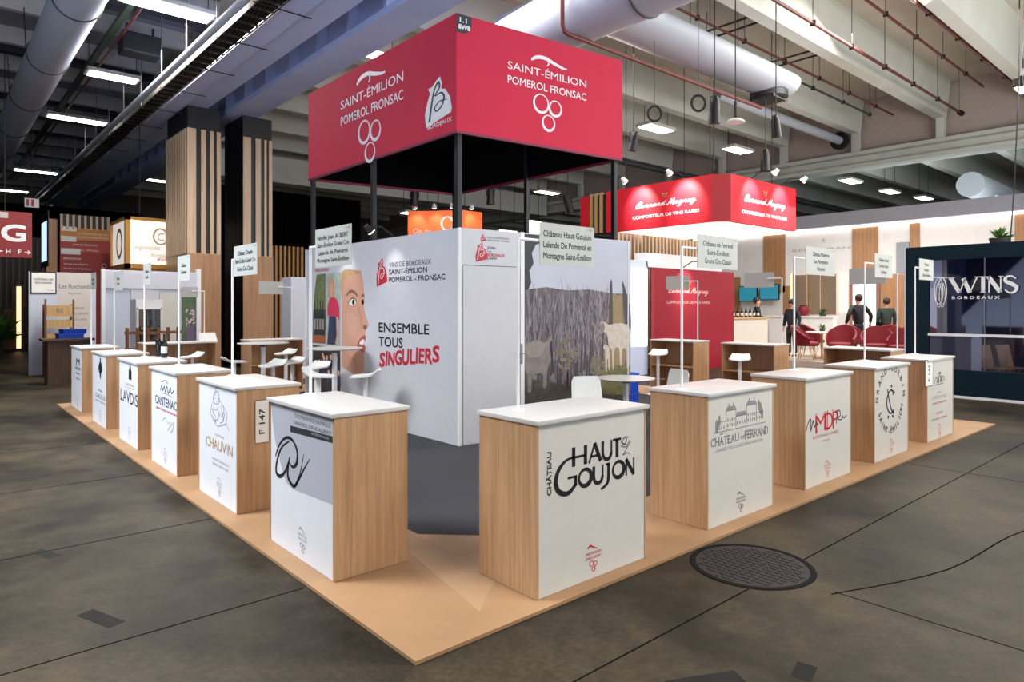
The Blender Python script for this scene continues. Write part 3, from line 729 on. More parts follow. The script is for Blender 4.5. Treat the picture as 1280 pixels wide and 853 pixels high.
# counters of the two rear rows: seen from behind with open shelves
for (y, lab) in ((5.87, 'open backed oak counter with shelf before the red backdrop'), (4.18, 'open backed oak counter left of the red tub chairs'), (2.24, 'open backed oak counter in front of red tub chairs')):
    c = make_counter(lab, (10.25, y-CW+.05, .0222), PI/2, None, 'rear counters seen from behind'); c.scale = (1, 1, 1.08/1.10)
for (x, lab) in ((4.34, 'open backed oak counter behind the left bar table'), (2.55, 'open backed oak counter below the green flower poster'), ):
    c = make_counter(lab, (x, 11.62, .0222), PI, None, 'rear counters seen from behind'); c.scale = (1.06 if x > 4 else 1.2, 1, 1.08/1.10)

# ------------------------------------------------------------------ PLACARDS ON POLES
def placard(label, base, u, off, lines, w=.60, h=.29, zc=2.23, base_z=1.1025, small=None, face=1):
    """white pole on a counter, short arm, card facing normal of (u x z)"""
    t = thing('placard_stand', label, 'sign', (base[0], base[1], base_z), 0, 'placards on the counters')
    U = Vector(u).normalized()
    F = Frame((0, 0, 0), U)
    MB().cyl((0, 0, 0), (0, 0, zc+.03-base_z), .0105, n=10).build('pole', 'white_paint', t, True)
    b = MB(); b.lathe([(0, 0), (.05, 0), (.05, .006), (.015, .012), (0, .012)]); b.build('foot', 'white_paint', t, True)
    p0 = F(0, zc+.02-base_z); sgn = 1 if off > 0 else -1
    MB().cyl(p0, F(off+sgn*.12, zc+.02-base_z), .011, n=8).build('arm', 'white_paint', t, True)
    u0, u1 = (off, off+w) if off > 0 else (off-w, off)
    z0, z1 = zc-h/2-base_z, zc+h/2-base_z
    c = MB().fbox(F, u0, z0, u1, z1, .014, .02).build('sign_board', 'sign_card', t)
    if lines:
        n = len(lines); b = MB(); pitch = h*.78/max(n, 3); 
        for i, l in enumerate(lines):
            b.text(F, l, (u0+u1)/2, (z0+z1)/2+pitch*((n-1)/2-i)-.024, min(.048, pitch*.58), min(w*.88, len(l)*.026), bold=.012, d0=.0205, d1=.021)
        b.text(F, small or 'F 147', u1-.05, z1-.03, .014, .06, d1=.021)
        b.build('sign_lettering', 'ink', c)
    return t
LN, RN = (0, -1, 0), (1, 0, 0)
placard('placard with four lines of text beside the face photograph', (.44, 2.17), LN, .13, ['Famille Jean ALBERT', 'Saint-Émilion Grand Cru', 'Lalande de Pomerol', 'Montagne Saint-Émilion'], .57)
placard('placard on the counter with gold lettering and side plate', (.47, 4.02), LN, .10, ['Château Chauvin', 'Saint-Émilion Grand Cru', 'Grand Cru Classé'])
placard('placard on the counter with a red line under navy lettering', (.43, 5.72), LN, .02, ['Château', 'Cantenac'], .48)
placard('placard on the counter with two bottles', (.45, 7.44), LN, .02, ['Château', 'Lavdis'], .40)
placard('placard on the counter with dark feathered crest', (.40, 9.10), LN, .06, ['Château', 'Galius'], .62, zc=2.18)
placard('placard on the farthest counter of the left row', (.40, 11.0), LN, .10, ['Domaine', 'Mazeris'], .43)
placard('large grey three line placard in front of the vineyard photograph', (1.13, .50), RN, .18, ['Château Haut-Goujon', 'Lalande De Pomerol et', 'Montagne Saint-Émilion'], .55, zc=2.22)
placard('grey three line placard above the counter with castle engraving', (2.87, .42), RN, .20, ['Château de Ferrand', 'Saint-Émilion', 'Grand Cru Classé'], .63, .285, zc=2.26)
placard('pale placard on the counter with big red initials', (5.23, .62), RN, .24, ['Château Mazeyres', 'Rue Monnayeurs', 'Pomerol'], .72, .31, zc=2.30)
placard('white placard on the counter with lettering in a ring', (7.2, .66), RN, .28, ['Château Grand', 'Corbin Saint-', 'Émilion'], .60, .31, zc=2.33)
placard('small white placard before the dark teal booth', (9.0, .66), RN, .12, ['Château', 'Laroque', 'Saint-Émilion'], .6, .31, zc=2.34)
RB = (0, 1, 0)
placard('blank back of placard before the red backdrop', (10.0, 4.96), RB, .21, None, .58, .28, 2.29)
placard('blank back of placard above the white bottle bar', (10.0, 3.18), RB, .16, None, .60, .28, 2.29)
placard('blank back of placard overlapping the white placard before bright doorway', (10.0, 1.24), RB, .18, None, .58, .27, 2.30)
placard('blank back of placard left of the face photograph wall', (4.2, 11.35), (-1, 0, 0), .18, None, .52, .27, 2.19)
placard('thin pole with blank placard beside the slatted column', (2.43, 11.45), (-1, 0, 0), .12, None, .30, .20, 2.08)

# ------------------------------------------------------------------ wine pair of wine bottles on the left row
def bottle(name, label, loc, foil='wine_foil', lab=True, s=1.0, group=None):
    t = thing(name, label, 'bottle', loc, 0, group)
    MB().lathe([(0, 0), (.036, 0), (.038, .004), (.038, .19), (.033, .215), (.018, .235), (.0145, .25), (.0145, .262), (0, .262)], n=18).build('glass_body', 'bottle_glass', t, True)
    MB().lathe([(.0155, .236), (.0155, .31), (.017, .312), (.017, .32), (0, .322)], n=14).build('capsule', foil, t, True)
    if lab: MB().lathe([(.0385, .06), (.0387, .061), (.0387, .15), (.0385, .151)], n=18).build('paper_label', 'paper', t, True)
    t.scale = (s, s, s); return t
bottle('wine_bottle', 'dark wine bottle with red capsule, left of the pair', (.62, 7.42, 1.1025), 'wine_foil', False, 1.0, 'pair of wine bottles on the left row')
bottle('wine_bottle', 'dark wine bottle with white label, right of the pair', (.60, 7.05, 1.1025), 'black_paint', True, 1.0, 'pair of wine bottles on the left row')

# ------------------------------------------------------------------ STORE ROOM WALLS
TH = math.radians(6); SU = Vector((math.cos(TH), -math.sin(TH), 0)); SO = Vector((3.27, 4.02, .02)); SH = 2.77
store = thing('stand_storeroom', 'white walled store room with printed photographs in the middle of the stand', 'storeroom')
SL = Frame((3.27, 8.53, .02), (0, -1, 0)); LL = 4.51           # left wall, outward normal -X
SR = Frame(SO, SU)                                              # right wall, faces the front aisle
wl_ = MB().fbox(SL, 0, 0, LL, SH, -.06, 0).build('wall_panel', 'wall_white', store)
wl_['label'] = 'white wall with face photograph and slogan'
MB().fbox(SR, 0, 0, 3.03, SH, -.06, 0).build('wall_panel', 'wall_white', store)
e1 = SR(3.03, 0); B2 = Frame(e1, (0, 1, 0)); MB().fbox(B2, 0, 0, 4.4, SH, -.06, 0).build('wall_panel', 'wall_white', store)
e2 = B2(4.4, 0); B3 = Frame(e2, Vector((3.27, 8.53, .02))-e2); MB().fbox(B3, 0, 0, (Vector((3.27, 8.53, .02))-e2).length, SH, -.06, 0).build('wall_panel', 'wall_white', store)
b = MB(); b.fbox(SL, LL-.03, 0, LL+.004, SH+.004, 0, .004); b.fbox(SR, -.004, 0, .03, SH+.004, 0, .004); b.fbox(SR, .955, 0, 1.018, SH+.005, 0, .012); b.fbox(SL, -.02, 0, .03, SH+.005, 0, .012)
b.build('corner_post', 'white_paint', store)
b = MB(); b.fbox(SR, .045, 2.296, .95, 2.304, 0, .003); b.fbox(SR, .045, 0, .051, 2.3, 0, .002); b.fbox(SR, .944, 0, .95, 2.3, 0, .002); b.build('door_gap', 'charcoal', store)
dr = MB().fbox(SR, .056, .01, .942, 2.292, 0, .008).build('storeroom_door', 'wall_white', store)
b = MB(); b.fbox(SR, .955, 1.0, .985, 1.27, .012, .02); b.tube([SR(.97, 1.14, .02), SR(.97, 1.14, .06), SR(.86, 1.14, .06)], .009, 8); b.build('door_handle', 'steel', dr)
# lettering on the left wall
def b_emblem(F, u, v, s, parent, m1, m2, wx=1.0):
    """torn paper shaped badge with a brush B"""
    F0 = F; F = lambda a, b_, d=0: F0(u+(a-u)*wx, b_, d)
    b = MB(); b.poly(F, [(u-.42*s, v-.62*s), (u-.46*s, v-.25*s), (u-.40*s, v-.02*s), (u-.28*s, v+.30*s), (u-.34*s, v+.44*s), (u-.2*s, v+.46*s), (u-.05*s, v+.58*s), (u+.08*s, v+.66*s), (u+.14*s, v+.44*s), (u+.12*s, v+.30*s), (u+.26*s, v+.26*s), (u+.42*s, v+.0*s), (u+.48*s, v-.30*s), (u+.46*s, v-.42*s)], .0005, .0015); b.build('badge', m1, parent)
    b = MB(); b.stroke(F, [(u-.30*s, v-.50*s), (u-.22*s, v-.05*s), (u-.12*s, v+.34*s), (u+.02*s, v+.52*s), (u+.06*s, v+.36*s), (u-.1*s, v+.18*s), (u+.12*s, v+.20*s), (u+.22*s, v+.06*s), (u+.14*s, v-.16*s), (u-.04*s, v-.26*s), (u-.10*s, v-.14*s), (u+.08*s, v-.02*s), (u+.32*s, v-.04*s)], [.07*s, .06*s, .05*s, .06*s, .05*s, .03*s, .05*s, .06*s, .05*s, .04*s, .04*s, .035*s, .02*s], .0015, .003, smooth=6); b.build('badge_letter', m2, parent)
b_emblem(SL, 2.60, 2.27, .33, wl_, 'red_ink', 'wall_white')
b = MB(); b.text(SL, 'VINS DE BORDEAUX', 2.81, 2.34, .075, 1.08, align='l'); b.build('lettering', 'charcoal', wl_)
b = MB(); b.text(SL, 'SAINT-ÉMILION', 2.81, 2.235, .075, .98, align='l', bold=.02); b.text(SL, 'POMEROL - FRONSAC', 2.81, 2.125, .075, 1.40, align='l', bold=.02); b.build('lettering', 'charcoal', wl_)
b = MB(); b.text(SL, 'ENSEMBLE', 2.52, 1.395, .145, 1.32, align='l', bold=.018); b.text(SL, 'TOUS', 2.52, 1.185, .145, .66, align='l', bold=.018); b.build('slogan_lettering', 'ink', wl_)
b = MB(); rnd = random.Random(3)
u = 2.54
for ch, wd in zip('SINGULIERS', (.15, .05, .18, .17, .17, .13, .05, .13, .16, .15)):
    v0 = .885+(u-2.54)*.105; h = .215+rnd.uniform(-.015, .02)
    b.text(SL, ch, u, v0+rnd.uniform(-.012, .012), h, wd, align='l', bold=.035, shear=.1, rot=rnd.uniform(-.03, .06)); u += wd+.022
b.build('slogan_lettering', 'red_ink', wl_)
# photographs on the left wall (flat prints)
def pr(F, pts, m, parent, name='printed_shape', d=(.0012, .0018)): return (MB().poly if name in ('printed_shape', 'printed_bottle', 'printed_label', 'printed_apron') else MB().blob)(F, pts, *d).build(name, m, parent)
def photo(F, pts, m, parent): return MB().poly(F, pts, .0003, .001).build('photo_print', m, store)
mat('ph_dark', (66, 68, 66), .5, var=.3, scale=9); mat('ph_green', (112, 122, 84), .5, var=.3, scale=14); mat('ph_crate', (164, 92, 58), .5); mat('ph_bottle', (36, 40, 42), .4)
mat('ph_glasshouse', (168, 182, 176), .5, var=.2, scale=8); mat('ph_skin', (214, 162, 138), .5, var=.03, scale=4); mat('ph_skin_light', (219, 169, 146), .5, var=.02); mat('ph_skin_deep', (202, 150, 128), .5, var=.03)
mat('ph_hair', (196, 158, 116), .5, var=.15, scale=20, stretch=(1, 1, .2)); mat('ph_lip', (176, 92, 88), .5); mat('ph_brow', (140, 98, 80), .5); mat('ph_jean', (52, 58, 84), .5); mat('ph_top', (206, 54, 88), .5); mat('ph_crowd', (52, 46, 46), .5, var=.4, scale=14)
p1 = photo(SL, [(.42, 2.32), (.76, 2.33), (.76, 1.14), (.26, 1.14), (.27, 1.6), (.34, 2.05)], 'ph_green', wl_)
pr(SL, [(.30, 1.30), (.76, 1.30), (.76, 1.72), (.30, 1.72)], 'ph_dark', p1)
pr(SL, [(.27, 1.15), (.76, 1.15), (.76, 1.27), (.27, 1.27)], 'ph_crate', p1)
for k in range(4):
    u = .35+.105*k; pr(SL, [(u-.04, 1.28), (u+.04, 1.28), (u+.04, 1.62), (u+.014, 1.70), (u+.014, 1.88), (u-.014, 1.88), (u-.014, 1.70), (u-.04, 1.62)], 'ph_bottle', p1, 'printed_bottle', (.002, .0025)); pr(SL, [(u-.035, 1.38), (u+.035, 1.38), (u+.035, 1.56), (u-.035, 1.56)], mat('ph_label', (146, 142, 134), .5), p1, 'printed_label', (.0025, .003))
p2 = photo(SL, [(.79, 2.33), (1.31, 2.33), (1.29, 1.13), (.79, 1.13)], 'ph_glasshouse', wl_)
pr(SL, [(.82, 1.14), (1.18, 1.14), (1.14, 1.62), (.90, 1.66)], 'ph_jean', p2, 'printed_apron')
pr(SL, [(.86, 1.62), (1.16, 1.60), (1.24, 1.50), (1.26, 1.70), (1.20, 1.86), (1.06, 1.92), (.92, 1.90), (.84, 1.78)], 'ph_top', p2, 'printed_shirt', (.002, .0025))
MB().ell(SL, .98, 2.06, .13, .20, .0012, .002).build('printed_hair', 'ph_hair', p2)
MB().ell(SL, .97, 2.05, .075, .115, .0022, .003).build('printed_face', 'ph_skin', p2)
pr(SL, [(1.18, 1.60), (1.25, 1.52), (1.24, 1.30), (1.17, 1.14), (1.12, 1.16), (1.18, 1.36)], 'ph_skin', p2, 'printed_arm', (.002, .003))
p3 = photo(SL, [(.27, 1.10), (1.29, 1.10), (1.29, .34), (.27, .24)], 'ph_crowd', wl_)
rr = random.Random(5)
bf, bh, bc = MB(), MB(), MB()
for k in range(16):
    u = .36+.058*k+rr.uniform(-.01, .01); v = .98-.34*rr.random()
    bh.ell(SL, u, v+.02, .05, .065, .0012, .002, 14); bf.ell(SL, u, v, .036, .048, .0022, .003, 14); bc.poly(SL, [(u-.07, v-.2), (u+.07, v-.2), (u+.04, v-.05), (u-.04, v-.05)], .0012, .0017)
bh.build('printed_hair', 'hair', p3); bf.build('printed_faces', 'ph_skin', p3); bc.build('printed_clothes', 'ph_jean', p3)
p4 = photo(SL, [(1.34, 2.34), (1.97, 2.33), (2.04, 2.16), (2.07, 2.02), (2.09, 1.92), (2.07, 1.74), (2.13, 1.62), (2.21, 1.51), (2.20, 1.46), (2.12, 1.42), (2.10, 1.36), (2.135, 1.30), (2.12, 1.24), (2.06, 1.20), (2.13, 1.15), (2.10, 1.08), (2.06, 1.03), (2.09, .92), (2.05, .78), (1.94, .72), (1.78, .70), (1.56, .74), (1.34, .80)], 'ph_skin', wl_)
pr(SL, [(1.345, 2.335), (1.94, 2.325), (1.93, 2.285), (1.72, 2.28), (1.50, 2.24), (1.39, 2.12), (1.345, 1.9)], 'ph_hair', p4, 'printed_hair')
pr(SL, [(1.50, 1.96), (1.60, 2.03), (1.74, 2.03), (1.86, 1.96), (1.85, 1.93), (1.74, 1.98), (1.60, 1.98), (1.51, 1.93)], 'ph_brow', p4, 'printed_eyebrow')
pr(SL, [(1.97, 1.93), (2.05, 1.97), (2.08, 1.93), (2.05, 1.92)], 'ph_brow', p4, 'printed_eyebrow')
pr(SL, [(1.58, 1.82), (1.66, 1.88), (1.76, 1.89), (1.82, 1.84), (1.76, 1.80), (1.66, 1.79)], 'paper', p4, 'printed_eye')
MB().ell(SL, 1.735, 1.842, .042, .045, .002, .0026, 18).build('printed_iris', 'ink', p4)
MB().stroke(SL, [(1.56, 1.82), (1.66, 1.89), (1.76, 1.90), (1.84, 1.84)], .014, .002, .003, smooth=5).build('printed_lash', 'ink', p4)
pr(SL, [(1.99, 1.86), (2.05, 1.88), (2.07, 1.82), (2.01, 1.80)], 'ink', p4, 'printed_eye')
pr(SL, [(2.05, 1.44), (2.12, 1.41), (2.16, 1.46), (2.11, 1.49), (2.06, 1.48)], 'ph_brow', p4, 'printed_nostril')
pr(SL, [(1.86, 1.80), (1.96, 1.72), (2.02, 1.58), (2.03, 1.45), (1.98, 1.42), (1.94, 1.56), (1.88, 1.70)], 'ph_skin_deep', p4, 'printed_nose_side')
pr(SL, [(1.48, 1.60), (1.62, 1.68), (1.80, 1.62), (1.86, 1.44), (1.74, 1.32), (1.56, 1.36)], 'ph_skin_light', p4, 'printed_cheek')
pr(SL, [(1.86, 1.17), (1.96, 1.28), (2.08, 1.33), (2.12, 1.30), (2.11, 1.25), (2.05, 1.21), (2.11, 1.15), (2.07, 1.07), (1.96, 1.09)], 'ph_lip', p4, 'printed_lips')
pr(SL, [(1.93, 1.20), (2.02, 1.26), (2.09, 1.25), (2.05, 1.19), (2.0, 1.17)], 'paper', p4, 'printed_teeth', (.002, .003))
pr(SL, [(1.36, .81), (1.56, .76), (1.80, .72), (1.90, .82), (1.78, .94), (1.56, 1.0), (1.36, 1.1)], 'ph_skin_deep', p4, 'printed_jaw')
b = MB(); b.text(SL, 'VINS DE BORDEAUX', .36, 2.37, .05, .52, align='l', bold=.01); b.build('lettering', 'red_ink', wl_)
# door lettering
b_emblem(SR, .335, 2.47, .20, store, 'red_ink', 'wall_white')
b = MB(); b.text(SR, 'JOIN', .42, 2.52, .035, .13, align='l', bold=.02); b.text(SR, 'THE', .42, 2.475, .025, .07, align='l'); b.text(SR, 'CREW', .42, 2.385, .03, .16, align='l', bold=.02); b.build('door_lettering', 'charcoal', store)
b = MB(); b.text(SR, 'BORDEAUX', .42, 2.425, .04, .28, align='l', bold=.03, shear=.15); b.build('door_lettering', 'red_ink', store)
b_emblem(SR, .36, 2.66, .085, store, 'red_ink', 'wall_white')
b = MB(); b.text(SR, 'VINS DE BORDEAUX', .42, 2.66, .025, .36, align='l'); b.text(SR, 'SAINT-ÉMILION - FRONSAC', .42, 2.625, .022, .36, align='l'); b.build('door_lettering', 'charcoal', store)
# vineyard photograph on the right wall
def vine_mat():
    m = bpy.data.materials.new('ph_vineyard'); m.use_nodes = True; nt = m.node_tree; b = nt.nodes['Principled BSDF']; L = nt.links.new
    tc = nt.nodes.new('ShaderNodeTexCoord'); mp = nt.nodes.new('ShaderNodeMapping'); mp.inputs['Scale'].default_value = (16, 16, 2.0)
    n = nt.nodes.new('ShaderNodeTexNoise'); n.inputs['Scale'].default_value = 1.5; n.inputs['Detail'].default_value = 9; n.inputs['Roughness'].default_value = .75
    L(tc.outputs['Object'], mp.inputs[0]); L(mp.outputs[0], n.inputs[0])
    r = nt.nodes.new('ShaderNodeValToRGB'); e = r.color_ramp.elements
    e[0].position = .36; e[0].color = (*lin((44, 42, 48)), 1); e[1].position = .70; e[1].color = (*lin((186, 172, 178)), 1)
    q = e.new(.52); q.color = (*lin((104, 92, 100)), 1)
    L(n.outputs[0], r.inputs[0]); L(r.outputs[0], b.inputs['Base Color']); b.inputs['Roughness'].default_value = .5; MATS['ph_vineyard'] = m
vine_mat()
mat('ph_sky', (190, 194, 208), .5, var=.10, scale=.9); mat('ph_cloud', (204, 208, 222), .5, var=.06, scale=2); mat('ph_tree', (36, 40, 50), .5, var=.25, scale=12); mat('ph_path', (146, 122, 84), .5, var=.12, scale=8)
mat('ph_ground', (70, 66, 58), .5, var=.35, scale=14); mat('ph_grass', (112, 106, 66), .5, var=.3, scale=16); mat('ph_sheep', (196, 184, 172), .5, var=.14, scale=12); mat('ph_sheep_dark', (132, 122, 116), .5, var=.2, scale=9); mat('ph_post', (58, 54, 62), .5); mat('ph_scrub', (116, 104, 84), .5, var=.35, scale=14); mat('ph_twig', (142, 132, 138), .5); mat('ph_trunk', (56, 50, 54), .5)
mu = MB().fbox(SR, 1.02, 0, 3.03, 2.755, 0, .002).build('mural_print', 'ph_sky', store); mu['label'] = 'large vineyard photograph with sheep'
P = lambda pts, m, n, d=(.002, .0025): (MB().poly if n in ('printed_vines', 'printed_ground', 'printed_tree', 'printed_path', 'printed_grass', 'printed_bush') else MB().blob)(SR, pts, *d).build(n, m, mu)
P([(1.02, .005), (3.03, .005), (3.03, 1.96), (2.62, 1.97), (2.2, 2.02), (1.8, 2.0), (1.4, 2.04), (1.02, 2.0)], 'ph_vineyard', 'printed_vines')
P([(1.02, 2.0), (1.02, 2.755), (1.30, 2.755), (1.36, 2.66), (1.22, 2.62), (1.15, 2.5), (1.18, 2.36), (1.11, 2.26), (1.14, 2.1), (1.09, 2.0)], 'ph_tree', 'printed_tree', (.0025, .003))
P([(2.60, 1.95), (2.86, 1.94), (2.88, 1.5), (2.98, 1.1), (2.86, .75), (2.5, .6), (2.35, .75), (2.5, 1.1), (2.55, 1.5)], 'ph_path', 'printed_path', (.0025, .003))
P([(1.02, .005), (3.03, .005), (3.03, .72), (2.7, .80), (2.3, .74), (1.9, .62), (1.5, .72), (1.02, .80)], 'ph_ground', 'printed_ground', (.003, .0035))
P([(2.2, .50), (3.03, .42), (3.03, .86), (2.75, .90), (2.45, .84)], 'ph_grass', 'printed_grass', (.0035, .004))
P([(2.52, 1.28), (2.57, 1.5), (2.61, 2.10), (2.65, 2.10), (2.66, 1.4), (2.6, 1.25)], 'ph_post', 'printed_post', (.003, .0035))
P([(2.86, 2.10), (2.90, 2.09), (3.03, 1.7), (3.03, 1.36), (2.93, 1.5)], 'ph_post', 'printed_post', (.003, .0035))
J = lambda cu, cv, ru, rv, n=46: [(cu+ru*math.cos(2*PI*i/n)*rr.uniform(.62, 1.12), cv+rv*math.sin(2*PI*i/n)*rr.uniform(.62, 1.12)) for i in range(n)]
for (cu_, cv_, ru_, rv_) in ((1.77, 1.08, .19, .24), (2.36, .88, .13, .20)):
    b = MB()
    for k in range(70):
        a_ = rr.uniform(0, 2*PI); q_ = math.sqrt(rr.random()); b.ell(SR, cu_+ru_*q_*math.cos(a_), cv_+rv_*q_*math.sin(a_), rr.uniform(.014, .034), rr.uniform(.014, .034), .003, .0036+k*1e-6, 8)
    b.build('printed_bush', 'ph_scrub', mu)
b = MB()
for k in range(150):
    u = rr.uniform(1.08, 2.58); v = rr.uniform(1.0, 1.86); l = rr.uniform(.12, .36); a = rr.uniform(-.05, .05)
    b.stroke(SR, [(u, v), (u+a*.6, v+l*.5), (u+a*2, v+l)], [.012, .008, .003], .003, .0035, smooth=3)
b.build('printed_twigs', 'ph_twig', mu)
b = MB()
for k in range(26):
    u = 1.15+.055*k+rr.uniform(-.02, .02); v = rr.uniform(.5, .9); l = rr.uniform(.5, .9)
    b.stroke(SR, [(u, v), (u+rr.uniform(-.03, .03), v+l*.5), (u+rr.uniform(-.05, .05), v+l)], [.035, .026, .012], .003, .0034, smooth=3)
for k in range(110):
    u = rr.uniform(1.08, 2.58); v = rr.uniform(1.2, 1.92); l = rr.uniform(.12, .26); a = rr.uniform(-.06, .06)
    b.stroke(SR, [(u, v), (u+a, v+l*.5), (u+a*1.6, v+l)], [.010, .008, .003], .003, .0034, smooth=3)
b.build('printed_trunks', 'ph_trunk', mu)
# sheep on the right, lamb, and sheep seen from behind on the left
P([(2.44, 1.44), (2.41, 1.50), (2.43, 1.545), (2.50, 1.54), (2.58, 1.50), (2.74, 1.52), (2.90, 1.51), (3.0, 1.46), (3.02, 1.25), (2.99, 1.10), (2.985, .86), (2.95, .86), (2.94, 1.10), (2.86, 1.12), (2.85, .90), (2.81, .90), (2.79, 1.14), (2.70, 1.12), (2.69, .86), (2.655, .86), (2.64, 1.12), (2.585, 1.18), (2.54, 1.36), (2.47, 1.40)], 'ph_sheep', 'printed_sheep', (.004, .0046))
P([(2.41, 1.45), (2.36, 1.40), (2.37, 1.36), (2.43, 1.37), (2.50, 1.44), (2.47, 1.53), (2.42, 1.52)], 'ph_sheep_dark', 'printed_sheep_head', (.0046, .005))
P([(2.50, 1.12), (2.47, 1.16), (2.50, 1.21), (2.56, 1.18), (2.59, 1.12), (2.60, .84), (2.575, .84), (2.565, .98), (2.545, .98), (2.54, .82), (2.515, .82), (2.51, .98)], 'ph_sheep', 'printed_lamb', (.0046, .0052))
P([(1.03, .94), (1.03, 1.22), (1.12, 1.29), (1.26, 1.31), (1.38, 1.27), (1.46, 1.36), (1.50, 1.33), (1.45, 1.22), (1.47, 1.05), (1.42, .88), (1.40, .66), (1.34, .66), (1.33, .84), (1.16, .82), (1.14, .62), (1.08, .62), (1.07, .84)], 'ph_sheep_dark', 'printed_sheep', (.004, .0046))
P([(1.05, 1.18), (1.14, 1.27), (1.28, 1.29), (1.37, 1.22), (1.30, 1.10), (1.12, 1.08)], mat('ph_fleece', (144, 134, 127), .5, var=.15, scale=14), 'printed_fleece', (.0046, .005))

# ------------------------------------------------------------------ RED CANOPY ON POLES
can = thing('red_canopy', 'square red fabric canopy with white lettering and rings on black poles', 'canopy')
CO = Vector((3.25, 4.05, 4.03)); CU = Vector((2.87, -.31, 0)).normalized(); CL = 2.907; CHH = 1.49
KL = Frame((3.25, 8.40, 4.03), (0, -1, 0)); KR = Frame(CO, CU); Rr = CO+CU*CL
K2 = Frame(Rr, (0, 1, 0)); Bk = K2(4.25, 0); K3 = Frame(Bk, Vector((3.25, 8.40, 4.03))-Bk); L3 = (Vector((3.25, 8.40, 4.03))-Bk).length
for F, L in ((KL, 4.35), (KR, CL), (K2, 4.25), (K3, L3)):
    p = MB().fbox(F, 0, 0, L, CHH, -.012, 0).build('fabric_panel', 'red_cloth', can)
    MB().fbox(F, .02, .012, L-.02, CHH-.01, -.03, -.0125).build('inner_lining', 'black_cloth', p)
    MB().fbox(F, .0, -.03, L, .0, -.035, -.0).build('bottom_trim', mat('magenta_trim', (120, 24, 60), .5), p)
b = MB(); zt = 4.03+.86
b.quadbox([KL(.03, .80, -.03), KR(.03, .80, -.04), K2(.03, .80, -.03), K3(.03, .80, -.03), KL(.03, .83, -.03), KR(.03, .83, -.04), K2(.03, .83, -.03), K3(.03, .83, -.03)])
b.build('roof_cloth', 'black_cloth', can)
def pole(p, z0=2.8, z1=4.9, r=.036): MB().box(p[0]-r, p[1]-r, z0, p[0]+r, p[1]+r, z1, .006).build('pole', 'black_paint', can)
cin = Vector((.05, .05, 0))
pole(CO+Vector((.085, .075, 0)), z0=2.8); pole((3.30, 6.22)); pole((3.31, 8.34)); pole(Rr+Vector((-.085, .09, 0))); pole((6.05, 5.79)); pole(Bk+Vector((-.06, -.06, 0)))
def canopy_logo(F, u, v, w, parent):
    """v = baseline of the first line, w = text width"""
    b = MB(); s = w/1.385
    b.text(F, 'SAINT-ÉMILION', u, v, .107*s, w, d1=.003); b.text(F, 'POMEROL FRONSAC', u, v-.19*s, .108*s, w, bold=.004, d1=.003)
    b.stroke(F, [(u-.30*s, v+.20*s), (u-.20*s, v+.255*s), (u-.05*s, v+.265*s), (u+.10*s, v+.225*s), (u+.26*s, v+.19*s), (u+.33*s, v+.19*s)], [.03*s, .05*s, .05*s, .045*s, .03*s, .012*s], .0005, .003, smooth=6)
    b.stroke(F, [(u-.02*s, v+.25*s), (u+.0*s, v+.20*s), (u-.03*s, v+.165*s)], [.014*s, .022*s, .012*s], .0005, .003, smooth=4)
    b.build('lettering', 'white_paint', parent)
    r = MB()
    for du, dv, ra in ((-.13, -.37, .125), (.12, -.40, .105), (0, -.62, .105)): r.ring(F, u+du*s, v+dv*s, ra*s, ra*s, .026*s, .0005, .003, n=36, off=(.45, PI*.6))
    r.build('grape_rings', 'white_paint', parent)
canopy_logo(KR, 1.485, .945, 1.39, can)
canopy_logo(KL, 2.16, .945, 1.88, can)
b_emblem(KL, 3.94, .46, .48, can, 'white_paint', 'charcoal', 1.35)
b = MB(); b.text(KL, 'BORDEAUX', 3.98, .135, .055, .54, rot=.03, d1=.003, bold=.01); b.build('lettering', 'white_paint', can)
b = MB(); b.poly(KR, [(.0, CHH-.004), (.225, CHH-.004), (.225, CHH-.12), (.19, CHH-.20), (.11, CHH-.24), (.0, CHH-.24)], .0005, .002); b.build('corner_badge', 'charcoal', can)
b = MB(); b.text(KR, '1.1', .10, CHH-.10, .06, .1, bold=.03, d1=.003); b.text(KR, '8W8', .115, CHH-.19, .06, .17, bold=.03, d1=.003); b.build('badge_lettering', 'white_paint', can)

# ------------------------------------------------------------------ BAR TABLES, STOOLS, CHAIRS
def bar_table(label, x, y, h, r, group, squat=False):
    t = thing('bar_table' if not squat else 'round_table', label, 'table', (x, y, .0222), 0, group)
    MB().lathe([(0, h-.022), (r-.02, h-.022), (r, h-.008), (r, h), (0, h)], n=40).build('tabletop', 'laminate', t, True)
    MB().lathe([(.04, h-.07), (.11, h-.03), (.11, h-.022), (0, h-.022)], n=20).build('top_bracket', 'black_paint', t, True)
    MB().box(-.03, -.03, .02, .03, .03, h-.03, .006).build('pedestal', 'white_paint', t, True)
    MB().lathe([(0, 0), (.27, 0), (.27, .008), (.05, .018), (0, .018)], n=32).build('base', 'white_paint', t, True)
    return t
bar_table('white bar table beside the face photograph', 2.80, 6.50, 1.15, .41, 'white bar tables')
bar_table('white bar table with stools before the slatted columns', 2.54, 8.62, 1.15, .42, 'white bar tables')
bar_table('low round white table before the vineyard photograph', 5.50, 3.15, .78, .40, None, True)
